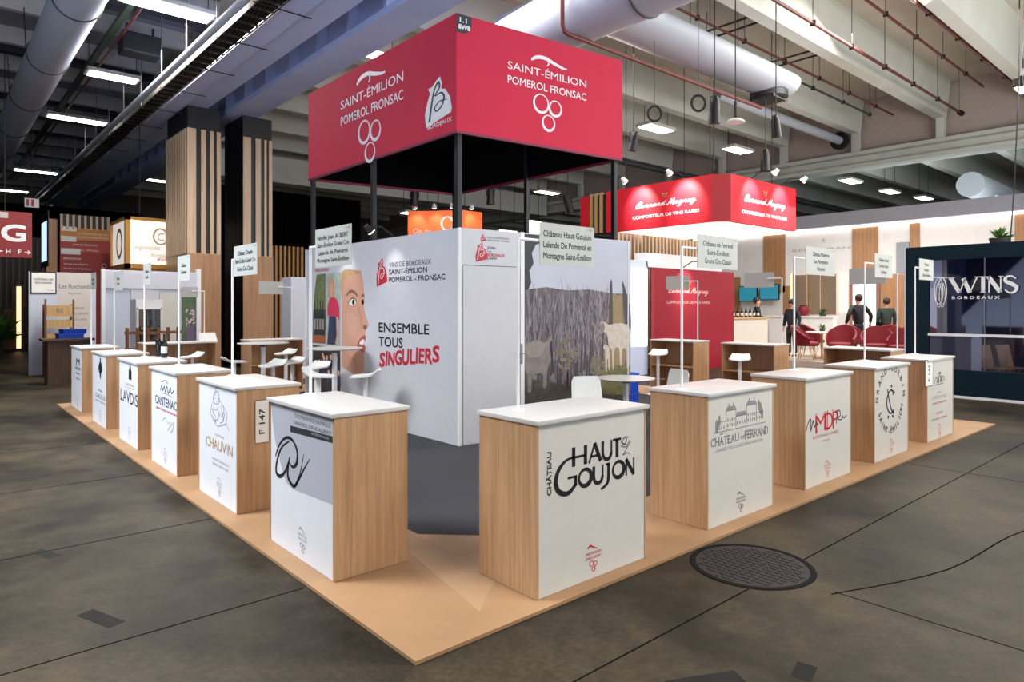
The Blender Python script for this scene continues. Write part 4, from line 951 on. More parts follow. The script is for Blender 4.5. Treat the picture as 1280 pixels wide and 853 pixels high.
def make_stool(label, x, y, rz):
    t = thing('bar_stool', label, 'stool', (x, y, .0222), rz, 'white saddle bar stools')
    b = MB(); n, m = 12, 8; top = []; bt = []
    for i in range(n+1):
        u = -1+2*i/n; ra = []; rb_ = []
        for j in range(m+1):
            v = -1+2*j/m
            x_ = .215*u*math.sqrt(1-.35*v*v); y_ = .185*v*math.sqrt(1-.35*u*u)
            z_ = .80+.075*max(0, u)**2*1.1-.02*max(0, -u)**2*.4+.012*abs(v)**2+.006
            ra.append(b.bm.verts.new((x_, y_, z_+.012))); rb_.append(b.bm.verts.new((x_, y_, z_-.008)))
        top.append(ra); bt.append(rb_)
    for i in range(n):
        for j in range(m):
            b.bm.faces.new((top[i][j], top[i+1][j], top[i+1][j+1], top[i][j+1])); b.bm.faces.new((bt[i][j], bt[i][j+1], bt[i+1][j+1], bt[i+1][j]))
        for (A, B_, j) in ((top, bt, 0), (top, bt, m)): b.bm.faces.new((A[i][j], B_[i][j], B_[i+1][j], A[i+1][j]))
    for i in (0, n):
        for j in range(m): b.bm.faces.new((top[i][j], top[i][j+1], bt[i][j+1], bt[i][j]))
    b.build('seat', 'chair_white', t, True)
    MB().box(-.026, -.026, .02, .026, .026, .80, .006).build('pedestal', 'white_paint', t, True)
    MB().lathe([(0, 0), (.21, 0), (.21, .008), (.04, .018), (0, .018)], n=28).build('base', 'white_paint', t, True)
    MB().tube([(.026, -.12, .30), (.14, -.12, .30), (.14, .12, .30), (.026, .12, .30)], .011, 8).build('footrest', 'steel', t)
    return t
s0 = make_stool('white saddle stool nearest the stand corner, left of face photograph', 2.24, 5.85, 2.4)
for (x, y, rz, lab) in ((2.80, 7.12, .5, 'white saddle stool with raised rim just behind the nearest bar table'), (2.72, 5.42, -.6, 'white saddle stool under the slogan wall, right of table'),
                        (2.20, 9.05, 3.0, 'white saddle stool left of the far bar table'), (2.44, 7.95, .4, 'white saddle stool in front of the far bar table'), (2.92, 8.3, .3, 'white saddle stool right of the far bar table'),
                        (3.72, 10.5, .3, 'white saddle stool against the open shelf behind far bar table'), (2.0, 10.75, .2, 'white saddle stool before counter under flower poster'),
                        (9.3, 5.42, .4, 'white saddle stool before the shelf at red backdrop'), (9.3, 3.62, .4, 'white saddle stool before open counter right of red backdrop')):
    dup(s0, lab, (x, y, .0222), rz)
def make_chair(label, x, y, rz):
    t = thing('shell_chair', label, 'chair', (x, y, .0222), rz, 'white shell chairs at the round table')
    b = MB(); n, m = 10, 14; prof = []
    for i in range(m+1):
        s = i/m
        if s < .5: q = s/.5; prof.append((-.21+.40*q, .46-.03*math.sin(PI*q)+.02*(1-q)))
        else: q = (s-.5)/.5; prof.append((.19+.035*math.sin(q*1.6)+.05*q, .46+.39*q))
    T, B_ = [], []
    for i, (yy, zz) in enumerate(prof):
        s = i/m; w = .215 if s < .5 else .215-.02*(s-.5)*2
        if s > .93: w -= .03*((s-.93)/.07)**2
        ra, rb_ = [], []
        for j in range(n+1):
            v = -1+2*j/n; c = .02*v*v
            ra.append(b.bm.verts.new((w*v, yy-(c if s > .5 else 0), zz+(c*.6 if s <= .5 else 0)))); rb_.append(b.bm.verts.new((w*v, yy+.012-(c if s > .5 else 0)*1, zz-.012+(c*.6 if s <= .5 else 0))))
        T.append(ra); B_.append(rb_)
    for i in range(m):
        for j in range(n):
            b.bm.faces.new((T[i][j], T[i+1][j], T[i+1][j+1], T[i][j+1])); b.bm.faces.new((B_[i][j], B_[i][j+1], B_[i+1][j+1], B_[i+1][j]))
        for j in (0, n): b.bm.faces.new((T[i][j], B_[i][j], B_[i+1][j], T[i+1][j]))
    for i in (0, m):
        for j in range(n): b.bm.faces.new((T[i][j], T[i][j+1], B_[i][j+1], B_[i][j]))
    b.build('seat_shell', 'chair_white', t, True)
    for sx in (-1, 1):
        for sy in (-1, 1): MB().cyl((sx*.15, sy*.14, .445), (sx*.21, sy*.22, 0), .013, .010, 8).build('leg', 'steel', t, True)
    return t
c0 = make_chair('white shell chair seen from behind, left of round table', 4.62, 2.98, -.5)
dup(c0, 'white shell chair right of round table, facing it', (6.25, 3.02, .0222), -1.75)
def crate(label, loc, size, rz=0, m='blue_plastic', group=None):
    t = thing('plastic_crate', label, 'crate', loc, rz, group); w, d, h = size
    b = MB(); b.box(-w/2, -d/2, 0, w/2, d/2, .015); b.build('bottom', m, t)
    for (x0, y0, x1, y1) in ((-w/2, -d/2, w/2, -d/2+.012), (-w/2, d/2-.012, w/2, d/2), (-w/2, -d/2, -w/2+.012, d/2), (w/2-.012, -d/2, w/2, d/2)):
        MB().box(x0, y0, .0, x1, y1, h).build('side_wall', m, t)
    b = MB(); e = .012
    b.box(-w/2-e, -d/2-e, h-.03, w/2+e, -d/2, h); b.box(-w/2-e, d/2, h-.03, w/2+e, d/2+e, h); b.box(-w/2-e, -d/2, h-.03, -w/2, d/2, h); b.box(w/2, -d/2, h-.03, w/2+e, d/2, h)
    k = -w/2+.06
    while k < w/2: b.box(k-.006, -d/2-.008, 0, k+.006, -d/2, h-.03); k += .08
    b.build('rim', m, t); return t
crate('lower blue plastic crate behind the round table', (7.0, 4.5, .0222), (.58, .4, .32), .2, group='blue crates behind round table')
crate('upper blue plastic crate behind the round table', (7.0, 4.5, .345), (.58, .4, .32), .2, group='blue crates behind round table')

# ------------------------------------------------------------------ HALL COLUMNS (slat clad)
def hall_column(label, x0, x1, y0, y1, slat_front, left):
    t = thing('clad_column', label, 'column', ((x0+x1)/2, (y0+y1)/2, 0))
    ox, oy = (x0+x1)/2, (y0+y1)/2
    MB().box(x0-ox, y0-oy, 0, x1-ox, y1-oy, 7.49).build('core', 'black_paint', t)
    FF = Frame((x0-ox, y0-oy, 0), (1, 0, 0)); FL = Frame((x0-ox, y1-oy, 0), (0, -1, 0)); W = x1-x0; D = y1-y0
    MB().fbox(FF, -.03 if left else 0, 0, W+.03, 3.32, 0, .045).build('base_panel', 'oak_warm', t)
    for (a, b_) in slat_front: MB().fbox(FF, a*W, 3.3, b_*W, 6.85, 0, .05).build('slat', 'oak_slat', t)
    if left:
        MB().fbox(FL, 0, 0, D, 3.32, 0, .03).build('base_panel', 'oak_warm', t)
        n = 9
        for k in range(n): MB().fbox(FL, k*D/n, 3.3, (k+.5)*D/n, 6.85, 0, .05).build('slat', 'oak_slat', t)
    return t
hall_column('wide slatted column with black top, left of the pair', 3.80, 4.66, 17.5, 19.6, ((-.03, .24), (.40, .55), (.68, .80), (.90, 1.03)), True)
hall_column('slatted column with black side, right of the pair', 5.33, 6.20, 17.5, 19.1, ((0, .26), (.42, .60), (.72, .80), (.88, 1.0)), False)

# ------------------------------------------------------------------ LEFT NEIGHBOUR STAND
pt = thing('partition_wall', 'white partition wall with framed notice at far left', 'partition', (.23, 18.5, 0))
F = Frame((0, 0, 0), (1, 0, 0))
MB().fbox(F, 0, 0, 1.5, 2.70, -.06, 0).build('wall_panel', 'wall_cool', pt)
MB().fbox(F, .62, 1.15, 1.42, 2.69, 0, .004).build('printed_panel', 'beige_panel', pt)
b = MB(); b.text(F, 'Les Rochands', 1.02, 2.28, .12, .72, d0=.005, d1=.006, bold=.01); b.text(F, 'FRONSAC', 1.02, 2.12, .05, .3, d1=.006); b.text(F, 'Domaine', 1.02, 1.72, .09, .4, shear=.3, d1=.006); b.text(F, 'VIGNOBLE FAMILIAL', 1.05, 1.58, .05, .56, d1=.006); b.text(F, 'GRANDS VINS', 1.05, 1.42, .05, .44, d1=.006); b.build('lettering', 'grey_ink', pt)
fr = MB().fbox(F, .03, 2.13, .60, 2.70, 0, .02).build('notice_frame', 'charcoal', pt)
MB().fbox(F, .06, 2.16, .57, 2.67, .02, .024).build('notice_sheet', 'paper', fr)
b = MB(); b.text(F, 'CHÂTEAU LES', .315, 2.48, .05, .42, d1=.026, bold=.02); b.text(F, 'ROCHANDS', .315, 2.39, .05, .36, d1=.026, bold=.02); b.text(F, 'F 147', .47, 2.20, .03, .12, d1=.026); b.build('notice_lettering', 'ink', fr)
p2_ = thing('partition_wall', 'pale partition wall behind the fridge and bottle rack', 'partition', (1.30, 15.0, 0))
MB().fbox(F, 0, 0, 2.02, 2.64, -.06, 0).build('wall_panel', 'wall_cool', p2_)
MB().fbox(F, 2.0, 0, 2.10, 2.72, -.08, .05).build('corner_post', 'white_paint', p2_)
MB().fbox(F, -.06, 0, .02, 2.66, -.06, .05).build('corner_post', 'white_paint', p2_)
MB().fbox(F, .02, 2.22, 2.0, 2.62, 0, .04).build('header', mat('header', (206, 206, 216), .5), p2_)
MB().fbox(F, .55, .6, 1.15, 2.2, 0, .02).build('light_panel', 'wall_white', p2_)
MB().fbox(F, 1.17, .6, 1.60, 2.12, 0, .02).build('light_panel', 'panel_white', p2_)
po = MB().fbox(F, 1.66, .9, 1.99, 2.10, 0, .01).build('flower_poster', mat('poster_green', (84, 104, 74), .5, var=.25, scale=6), p2_); po['label'] = 'green poster with flowers'
b = MB()
for k in range(26): b.ell(F, 1.86+rr.uniform(-.1, .1), 1.45+rr.uniform(-.22, .28), .022, .03, .0105, .012, 8)
b.build('printed_flowers', mat('poster_flower', (212, 190, 196), .5, var=.3, scale=40), po)
MB().poly(F, [(1.76, .92), (1.97, .92), (1.95, 1.3), (1.80, 1.32)], .0105, .0125).build('printed_vase', mat('poster_vase', (110, 90, 124), .5), po)
fg = thing('display_fridge', 'white glass door display fridge before the pale partition', 'fridge', (1.95, 14.2, 0))
b = MB(); b.box(-.27, .0, 0, .27, .03, 1.95); b.box(-.27, -.5, 0, -.24, 0, 1.95); b.box(.24, -.5, 0, .27, 0, 1.95); b.box(-.24, -.5, 0, .24, 0, .3); b.box(-.24, -.5, 1.76, .24, 0, 1.95); b.build('cabinet_body', 'white_paint', fg)
for z in (.6, .9, 1.2, 1.48): MB().box(-.24, -.46, z, .24, 0, z+.012).build('shelf', 'steel', fg)
dg_ = MB().box(-.235, -.505, .31, .235, -.495, 1.75).build('door', 'fridge_glass', fg)
b = MB(); b.box(-.25, -.52, .3, -.22, -.5, 1.76); b.box(.22, -.52, .3, .25, -.5, 1.76); b.box(-.25, -.52, 1.73, .25, -.5, 1.76); b.box(-.25, -.52, .3, .25, -.5, .33); b.build('door_frame', 'white_paint', dg_)
bk = thing('bottle_rack', 'brown wooden bottle rack with upright posts beside fridge', 'rack', (1.95, 13.3, 0))
for k in range(6): MB().box(-.55+.2*k, -.03, 0, -.49+.2*k, .03, 1.34, .004).build('post', 'brown_wood', bk)
for z in (.85, 1.2): MB().box(-.58, -.045, z, .56, -.03, z+.06).build('rail', 'brown_wood', bk)
for k in range(2): MB().box(-.58, -.2, .70-.3*k, .56, .2, .73-.3*k).build('shelf', 'brown_wood', bk)
sh = thing('crate_shelf', 'tall pine shelf of stacked wine cases against white partition', 'shelf', (.80, 17.75, 0))
for sx in (-.30, .30):
    MB().box(sx-.02, -.02, 0, sx+.02, .02, 1.98).build('upright', 'brown_wood', sh); MB().box(sx-.02, .34, 0, sx+.02, .38, 1.85).build('upright', 'brown_wood', sh)
for z in (.1, .5, .9, 1.28, 1.56): MB().box(-.30, -.02, z-.02, .30, .38, z).build('shelf_board', 'pine', sh)
for i, (z, h) in enumerate(((.1, .22), (.5, .24), (.9, .2), (1.28, .16), (1.56, .26))):
    t = thing('wine_case', ['pine wine case on the lowest board of crate shelf', 'pine wine case on second board of crate shelf', 'pine wine case on the middle board of crate shelf', 'shallow pine wine case on fourth board of crate shelf', 'pine wine case with dark mark on top of crate shelf'][i], 'wine case', (.80, 17.92, z+.001), 0, 'wine cases on the pine shelf')
    MB().box(-.27, -.18, 0, .27, .17, .012).build('case_bottom', 'pine', t)
    for (x0, y0, x1, y1) in ((-.27, -.18, .27, -.165), (-.27, .155, .27, .17), (-.27, -.165, -.255, .155), (.255, -.165, .27, .155)): MB().box(x0, y0, .012, x1, y1, h).build('case_side', 'pine', t)
    if i == 4:
        b = MB(); b.text(Frame((0, -.18, 0), (1, 0, 0)), 'G2', 0, .09, .09, .14, bold=.02, d1=.003); b.build('case_mark', 'grey_ink', t)
dk = thing('reception_desk', 'dark wooden reception desk holding blue crates', 'desk', (.72, 15.9, 0))
MB().box(-.52, -.34, 1.0, .50, .32, 1.05, .004).build('desktop', 'dark_wood', dk)
MB().box(-.42, -.28, 0, .42, -.25, 1.0).build('front_panel', 'dark_wood', dk); MB().box(-.42, -.25, 0, -.39, .28, 1.0).build('side_panel', 'dark_wood', dk); MB().box(.39, -.25, 0, .42, .28, 1.0).build('side_panel', 'dark_wood', dk); MB().box(-.39, -.25, .5, .39, .26, .52).build('shelf', 'dark_wood', dk)
F3 = Frame((0, -.28, 0), (1, 0, 0)); q = MB().fbox(F3, .16, .42, .34, .86, 0, .006).build('number_plate', 'paper', dk)
b = MB(); b.text(Frame(F3(.25, .64), (0, 0, 1), (-1, 0, 0)), 'F 148', 0, -.03, .07, .28, bold=.02, d0=.0065, d1=.008); b.build('plate_lettering', 'ink', q)
crate('lower blue plastic crate on the dark desk', (.76, 15.9, 1.0505), (.50, .36, .11), .05, group='blue crates on the dark desk')
crate('upper blue plastic crate on the dark desk', (.82, 15.9, 1.161), (.46, .34, .10), .12, group='blue crates on the dark desk')
lf = thing('leaflet_holder', 'white angled leaflet holder on counter under flower poster', 'leaflet holder', (2.42, 11.20, 1.103))
MB().quadbox([(-.17, -.05, 0), (.17, -.05, 0), (.17, .09, 0), (-.17, .09, 0), (-.14, .02, .15), (.14, .02, .15), (.14, .05, .15), (-.14, .05, .15)]) if False else None
b = MB(); b.quadbox([(-.17, -.05, 0), (.17, -.05, 0), (.17, .09, 0), (-.17, .09, 0), (-.15, .03, .17), (.15, .03, .17), (.15, .05, .17), (-.15, .05, .17)]); b.build('holder', 'white_paint', lf)
b = MB(); b.quadbox([(-.13, -.058, .01), (.13, -.058, .01), (.13, -.052, .01), (-.13, -.052, .01), (-.12, .016, .15), (.12, .016, .15), (.12, .022, .15), (-.12, .022, .15)]); b.build('leaflet', 'paper', lf)
bx2 = thing('white_cabinet', 'tall white cubicle beside the right slatted column', 'cabinet', (5.6, 13.2, 0))
MB().box(-.62, 0, 0, -.02, .6, 2.52).build('carcass', 'wall_cool', bx2); MB().box(.0, -.1, 0, .72, .5, 2.5).build('light_panel', 'wall_white', bx2); MB().box(-.02, -.06, 2.46, .78, .54, 2.56).build('top_panel', 'white_paint', bx2)

# signs behind on the left
def wordsign(name, label, cat, loc, U, w, h, m, d=.08):
    t = thing(name, label, cat, loc); F = Frame((0, 0, 0), U); MB().fbox(F, 0, 0, w, h, -d, 0).build('sign_panel', m, t); return t, F
t, F = wordsign('hanging_sign', 'red hanging sign with a large white letter G', 'sign', (-1.0, 20, 3.14), (1, 0, 0), 1.45, 1.25, mat('sign_red', (138, 34, 36), .55, var=.03))
b = MB(); b.text(F, 'G', 1.04, .45, .46, .52, bold=.03); b.text(F, '← H', .82, .10, .12, .30, bold=.02); b.text(F, 'F →', 1.28, .10, .12, .28, bold=.02); b.stroke(F, [(.66, .16), (.80, .16)], .03); b.stroke(F, [(.71, .20), (.66, .16), (.71, .12)], .022); b.build('lettering', 'white_paint', t)
b = MB(); b.fbox(F, .0, 1.06, .92, 1.22, 0, .004); b.build('header_strip', 'beige_panel', t); b = MB(); b.text(F, 'HALL 3', .5, 1.10, .07, .5, d0=.005, d1=.006); b.build('header_lettering', 'grey_ink', t)
for sx in (.2, .85): MB().cyl((sx, .04, 1.25), (sx, .04, 5.82), .01, n=5).build('hanger', 'cable', t)
t = thing('exit_sign', 'tiny red and white sign hung above the G sign', 'sign', (.95, 25, 5.15)); MB().box(-.2, -.02, 0, .2, .02, .3).build('panel', 'white_paint', t)
for sx in (-.12, .02): MB().box(sx-.04, -.024, .03, sx+.04, -.021, .27).build('stripe', 'red_ink', t)
MB().cyl((0, 0, .3), (0, 0, 4.1), .01, n=5).build('hanger', 'cable', t)
dp = thing('directory_panel', 'tall red directory board with orange header and dark slats', 'sign', (1.62, 24, 0))
F = Frame((0, 0, 0), (1, 0, 0)); MB().fbox(F, 0, 0, 1.46, 4.45, -.8, 0).build('kiosk_body', 'brick_red_panel', dp)
MB().fbox(F, -.0, 4.45, 1.46, 4.9, -.3, -.02).build('top_board', 'black_paint', dp)
for k in range(9): MB().fbox(F, .0+.17*k, 4.4, .07+.17*k, 4.88, -.02, .05).build('slat', 'oak_slat', dp)
MB().fbox(F, .0, 4.04, 1.46, 4.45, 0, .012).build('orange_header', 'ochre_panel', dp)
MB().fbox(F, .0, 3.62, 1.46, 4.0, 0, .008).build('red_band', mat('band_red', (178, 64, 56), .55), dp)
for (u0, u1, v0, v1) in ((.02, .46, 4.33, 4.48), (.02, .46, 3.98, 4.16), (.02, .58, 3.55, 3.75)): MB().fbox(F, u0, v0, u1, v1, .012, .02).build('name_tab', 'paper', dp)
b = MB()
for (v, w, h) in ((4.24, .9, .06), (4.12, .9, .06)): b.text(F, 'COMPOSITEUR DE VINS', .95, v, h, w, d0=.012, d1=.014)
for (v, w, tx) in ((3.86, .9, 'SAINT-ÉMILION'), (3.68, 1.0, 'POMEROL - FRONSAC')): b.text(F, tx, .72, v, .06, w*.8, d0=.008, d1=.014)
for (v, w, tx, h) in ((3.38, .5, 'BORDEAUX', .07), (3.2, .7, 'Vins de Saint-Émilion', .06), (3.05, .8, 'Grands vins de Bordeaux', .06), (2.86, .8, 'Pomerol et Fronsac', .06)): b.text(F, tx, .1, v, h, w, align='l', d0=.002, d1=.006)
b.build('lettering', 'paper', dp)
MB().ring(F, 1.28, 3.2, .07, .07, .014).build('round_mark', 'paper', dp)
ls = thing('lit_sign_box', 'glowing white sign box in an ochre wooden frame', 'sign', (2.72, 19.9, 2.95))
oc = mat('ochre_wood', (196, 140, 70), .5, var=.08, scale=4)
W_, D_, H_ = 2.1, 2.2, 1.55
b = MB()
for (x0, y0, x1, y1) in ((-.0, 0, .14, .14), (W_-.14, 0, W_, .14), (0, D_-.14, .14, D_), (W_-.14, D_-.14, W_, D_)): b.box(x0, y0, 0, x1, y1, H_)
for z0, z1 in ((0, .14), (H_-.10, H_)):
    b.box(0, 0, z0, W_, .14, z1); b.box(0, D_-.14, z0, W_, D_, z1); b.box(0, 0, z0, .14, D_, z1); b.box(W_-.14, 0, z0, W_, D_, z1)
b.build('wooden_frame', oc, ls)
MB().box(.13, .06, .13, W_-.13, .08, H_-.09).build('front_face', 'sign_lit', ls); MB().box(.06, .13, .13, .08, D_-.13, H_-.09).build('side_face', 'sign_lit', ls)
b = MB(); F = Frame((0, .06, 0), (1, 0, 0))
b.fbox(F, .13, .13, W_-.13, .22, 0, .02); b.fbox(F, .13, H_-.18, W_-.13, H_-.09, 0, .02); b.fbox(F, .13, .13, .22, H_-.09, 0, .02); b.build('edge_glow', 'sign_glow', ls)
b = MB(); b.ring(F, .98, 1.0, .20, .24, .05, .002, .01); b.text(F, 'C', .98, .88, .24, .2, d0=.002, d1=.01); b.text(F, 'Vignobles', .62, .58, .15, .72, shear=.3, d1=.01); b.text(F, 'Bordeaux', 1.0, .36, .14, .6, shear=.3, d1=.01); b.build('lettering', mat('sign_beige', (206, 186, 150), .5), ls)
b = MB(); b.text(F, 'Réf.', 1.02, .24, .12, .3, shear=.3, d1=.01); b.build('lettering', 'red_ink', ls)
F = Frame((.06, D_, 0), (0, -1, 0)); b = MB(); b.ring(F, 1.1, .8, .35, .42, .12, .001, .01); b.build('side_emblem', mat('sign_beige', (206, 186, 150), .5), ls)
for sx in (.4, 1.7): MB().cyl((sx, .07, H_), (sx, .07, 4.34), .012, n=5).build('hanger', 'cable', ls)
# slatted pavilion far left
pv = thing('slatted_pavilion', 'dark slatted facade with a warm light strip at far left', 'pavilion', (-7, 30.5, 0))
F = Frame((0, 0, 0), (1, 0, 0)); MB().fbox(F, 0, 0, 9.4, 4.6, -.3, 0).build('facade_wall', 'black_paint', pv)
for k in range(46): MB().fbox(F, .2*k+.04, 1.75 if k > 33 else 0, .2*k+.12, 4.5, 0, .08).build('slat', 'dark_wood', pv)
MB().fbox(F, 8.0, .12, 8.14, 2.6, 0, .1).build('light_strip', mat('warm_strip', (255, 226, 180), .5, emit=((255, 214, 160), 1.6)), pv)
MB().fbox(F, 7.6, .1, 7.95, 1.7, 0, .1).build('door_panel', 'brown_wood', pv)
MB().fbox(F, 8.5, .0, 9.4, 3.0, 0, .3).build('dark_pier', 'black_paint', pv)
sc = thing('wall_screen', 'small bright screen on dark box left of red directory', 'screen', (1.24, 23.6, 3.3)); MB().box(-.02, -.2, -.2, .0, 1.6, 1.6).build('casing', 'black_paint', sc); MB().box(-.03, .1, .0, -.021, 1.3, 1.3).build('display', 'screen_lit', sc); MB().box(.0, .4, -3.3, .3, .9, 1.4).build('support_pier', 'oak_warm', sc)
def plant(label, loc, h, r, n, pot=True, name='potted_plant'):
    t = thing(name, label, 'plant', loc); R_ = random.Random(n)
    if pot: MB().lathe([(0, 0), (r*.5, 0), (r*.6, h*.25), (r*.55, h*.25), (0, h*.22)], n=14).build('pot', 'terracotta', t, True)
    b = MB()
    for k in range(n):
        a = R_.uniform(0, 2*PI); e = R_.uniform(.2, 1.3); l = h*R_.uniform(.4, .75); d = Vector((math.cos(a)*math.cos(e), math.sin(a)*math.cos(e), math.sin(e))); p = Vector((0, 0, h*.22)); sd = d.cross(Vector((0, 0, 1))).normalized()*l*.13; q = p+d*l*.55; e_ = p+d*l+Vector((0, 0, -l*.15))
        v = [b.bm.verts.new(x) for x in (p, q+sd, e_, q-sd)]; b.bm.faces.new(v)
    b.keep = True; b.build('foliage', 'leaf', t); return t
plant('green plant beside the warm light strip at far left', (.2, 28.9, 0), 2.2, .5, 60)

# black curtains at the rear
for (lab, x0, x1, y, z0, z1) in (('tall black curtain wall behind the slatted columns', 6.1, 14.5, 27, 0, 7.0), ('far black curtain above the red directory board', -1.5, 8.0, 42, 0, 7.35)):
    b = MB(); n = int((x1-x0)/.25); pts = []
    for i in range(n*2+1): pts.append((x0+i*.125, y+(.05 if i % 2 else -.05)))
    Fz = Frame((0, 0, 0), (1, 0, 0), (0, 1, 0)); b.poly(Fz, pts+[(x1, y+.2), (x0, y+.2)], z0, z1)
    tag(b.build('black_curtain', 'black_cloth'), lab, 'curtain')
sl = thing('slat_screen', 'orange slat screen between column and white cubicle', 'screen', (6.2, 20.0, 0)); MB().box(0, .1, 0, 2.2, .15, 3.9).build('backing', 'black_paint', sl)
for k in range(14): MB().box(.03+.155*k, 0, 0, .10+.155*k, .09, 3.9).build('slat', oc, sl)

# ------------------------------------------------------------------ RED STAND ON THE RIGHT
CUR = {'e': [(0, .35), (.35, .6), (.5, .9), (.25, 1), (.05, .6), (.15, .1), (.45, .05), (.75, .35)], 'r': [(0, .35), (.2, .95), (.28, 1.05), (.5, .9), (.42, .4), (.5, .05), (.75, .35)],
       'n': [(0, .35), (.15, .95), (.15, 0), (.3, .75), (.5, 1), (.6, .8), (.6, .1), (.85, .35)], 'a': [(.6, .85), (.35, 1), (.05, .6), (.15, .08), (.45, .25), (.62, .95), (.6, .1), (.85, .35)],
       'd': [(.6, .85), (.35, 1), (.05, .6), (.15, .08), (.45, .25), (.75, 2.1), (.6, .1), (.9, .35)], 'g': [(.6, .85), (.35, 1), (.05, .6), (.15, .15), (.45, .25), (.62, .95), (.5, -.8), (.2, -1), (.15, -.7), (.85, .35)],
       'z': [(0, .8), (.25, 1), (.6, .9), (.05, .1), (.4, .1), (.5, -.4), (.3, -.9), (.1, -.7), (.9, .35)], 'B': [(.3, 2), (.1, 0), (-.1, .5), (.0, 1.6), (.4, 2.2), (.9, 1.8), (.35, 1.1), (.9, .7), (.5, -.05), (-.1, .1), (.9, .35)],
       'M': [(-.2, .4), (.1, .0), (.45, 2.1), (.6, .1), (1.0, 2.2), (1.05, .05), (1.3, .35)]}
def cursive(mb, F, word, u, v, xh, w, width, d1=.004):
    pts, x = [], 0
    for ch in word:
        g = CUR[ch]; adv = max(p[0] for p in g)
        for (a, b_) in g: pts.append((x+a+.25*b_, b_))
        x += adv-.02
    k = width/x
    mb.stroke(F, [(u+a*k, v+b_*xh) for a, b_ in pts], w, .0005, d1, smooth=3)
def red_script(F, u, v, width, parent, m='white_paint', second='COMPOSITEUR DE VINS RARES'):
    b = MB(); w = width
    cursive(b, F, 'Bernard', u, v, .085*w/2.2, .022*w/2.2, w*.50); cursive(b, F, 'Magrez', u+w*.54, v, .085*w/2.2, .022*w/2.2, w*.46)
    b.build('script_lettering', m, parent)
    b = MB(); b.text(F, second, u+w*.5, v-.33*w/2.2, .095*w/2.2, w*1.12, d1=.004, bold=.01); b.build('lettering', m, parent)
    b = MB(); b.stroke(F, [(u+w*.48, v+.28*w/2.2), (u+w*.46, v+.38*w/2.2), (u+w*.5, v+.34*w/2.2), (u+w*.54, v+.38*w/2.2), (u+w*.52, v+.28*w/2.2), (u+w*.49, v+.24*w/2.2)], .022, .0005, .004, smooth=4); b.build('crest', 'gold_ink', parent)
mg = thing('hanging_sign', 'red cornered hanging sign with white script, lit by four lamps', 'sign', (13.6, 6.55, 4.0))
FA = Frame((0, 3.95, 0), (0, -1, 0)); FB = Frame((.32, 0, 0), (1, 0, 0)); h_ = 1.24
MB().fbox(FA, 0, 0, 3.60, h_, -.1, 0).build('sign_face', 'red_panel', mg)
MB().fbox(FB, 0, 0, 3.55, h_, -.1, 0).build('sign_face', 'red_panel', mg)
FCc = Frame((0, .35, 0), (.32, -.35, 0)); MB().fbox(FCc, 0, 0, .474, h_, -.1, 0).build('corner_face', mat('red_deep', (150, 16, 28), .5), mg)
b = MB(); b.poly(Frame((0, 0, 0), (1, 0, 0), (0, 1, 0)), [(.12, .45), (.42, .12), (3.8, .12), (3.8, 3.9), (.12, 3.9)], .04, .07); b.build('lit_soffit', mat('soffit', (255, 250, 244), .5, emit=((255, 244, 232), 1.7)), mg)
b = MB(); b.poly(Frame((0, 0, 0), (1, 0, 0), (0, 1, 0)), [(.1, .45), (.42, .1), (3.8, .1), (3.8, 3.9), (.1, 3.9)], 1.0, 1.03); b.build('roof_board', 'black_paint', mg)
for k in range(3): MB().fbox(Frame((0, 4.62, 0), (0, -1, 0)), .02+.20*k, .02, .12+.20*k, h_, -.06, .02).build('gold_fin', 'gold_ink', mg)
MB().fbox(Frame((0, 5.0, 0), (0, -1, 0)), 0, 0, .36, h_-.05, -.1, 0).build('end_panel', 'red_panel', mg)
MB().fbox(Frame((0, 5.0, 0), (0, -1, 0)), .36, 0, 1.05, h_-.06, -.1, -.03).build('end_panel', 'black_paint', mg)
red_script(FA, 1.12, .60, 1.98, mg); red_script(FB, .68, .60, 2.2, mg)
for p in ((.3, .6), (3.6, .6), (.5, 3.6), (3.5, 3.6)): MB().cyl((p[0], p[1], 1.0), (p[0], p[1], 5.96), .012, n=5).build('hanger', 'cable', mg)
def arm_lamp(label, p, out, tgt, power=330):
    """round lamp on a short arm leaning out over a sign face"""
    t = thing('sign_lamp', label, 'lamp', p, 0, 'sign lamps'); o = Vector(out)
    MB().tube([(0, 0, 0), o*.3+Vector((0, 0, .16)), o*.62+Vector((0, 0, .12))], .014, 6).build('arm', 'iron', t)
    hd = o*.66+Vector((0, 0, .06)); d = (Vector(tgt)-Vector(p)-hd).normalized()
    MB().cyl(hd-d*.12, hd+d*.02, .05, .09, 14).build('head', 'white_paint', t, True)
    MB().cyl(hd+d*.02, hd+d*.03, .085, n=14).build('bulb_face', 'lamp_white', t)
    spot('sign_spot', Vector(p)+hd+d*.05, tgt, power, 80, (1, .92, .82), .8, .06)
arm_lamp('round lamp over the left half of red hanging sign', (13.6, 9.25, 5.24), (-1, 0, 0), (13.6, 9.2, 4.75))
arm_lamp('round lamp over the left face near the sign corner', (13.6, 7.75, 5.24), (-1, 0, 0), (13.6, 7.7, 4.75))
arm_lamp('round lamp over the right face near the sign corner', (14.95, 6.55, 5.24), (0, -1, 0), (14.95, 6.55, 4.75))
arm_lamp('round lamp at the right end of red hanging sign', (16.55, 6.55, 5.24), (0, -1, 0), (16.55, 6.55, 4.75))
bd = thing('red_backdrop', 'tall crimson backdrop wall with pale script lettering', 'partition', (12.62, 8.0, 0)); F = Frame((0, 0, 0), (1, 0, 0))
MB().fbox(F, 0, 0, 3.9, 2.82, -.1, 0).build('wall_panel', 'crimson_panel', bd); red_script(F, .62, 2.16, 1.9, bd, mat('pale_pink', (226, 170, 170), .5))
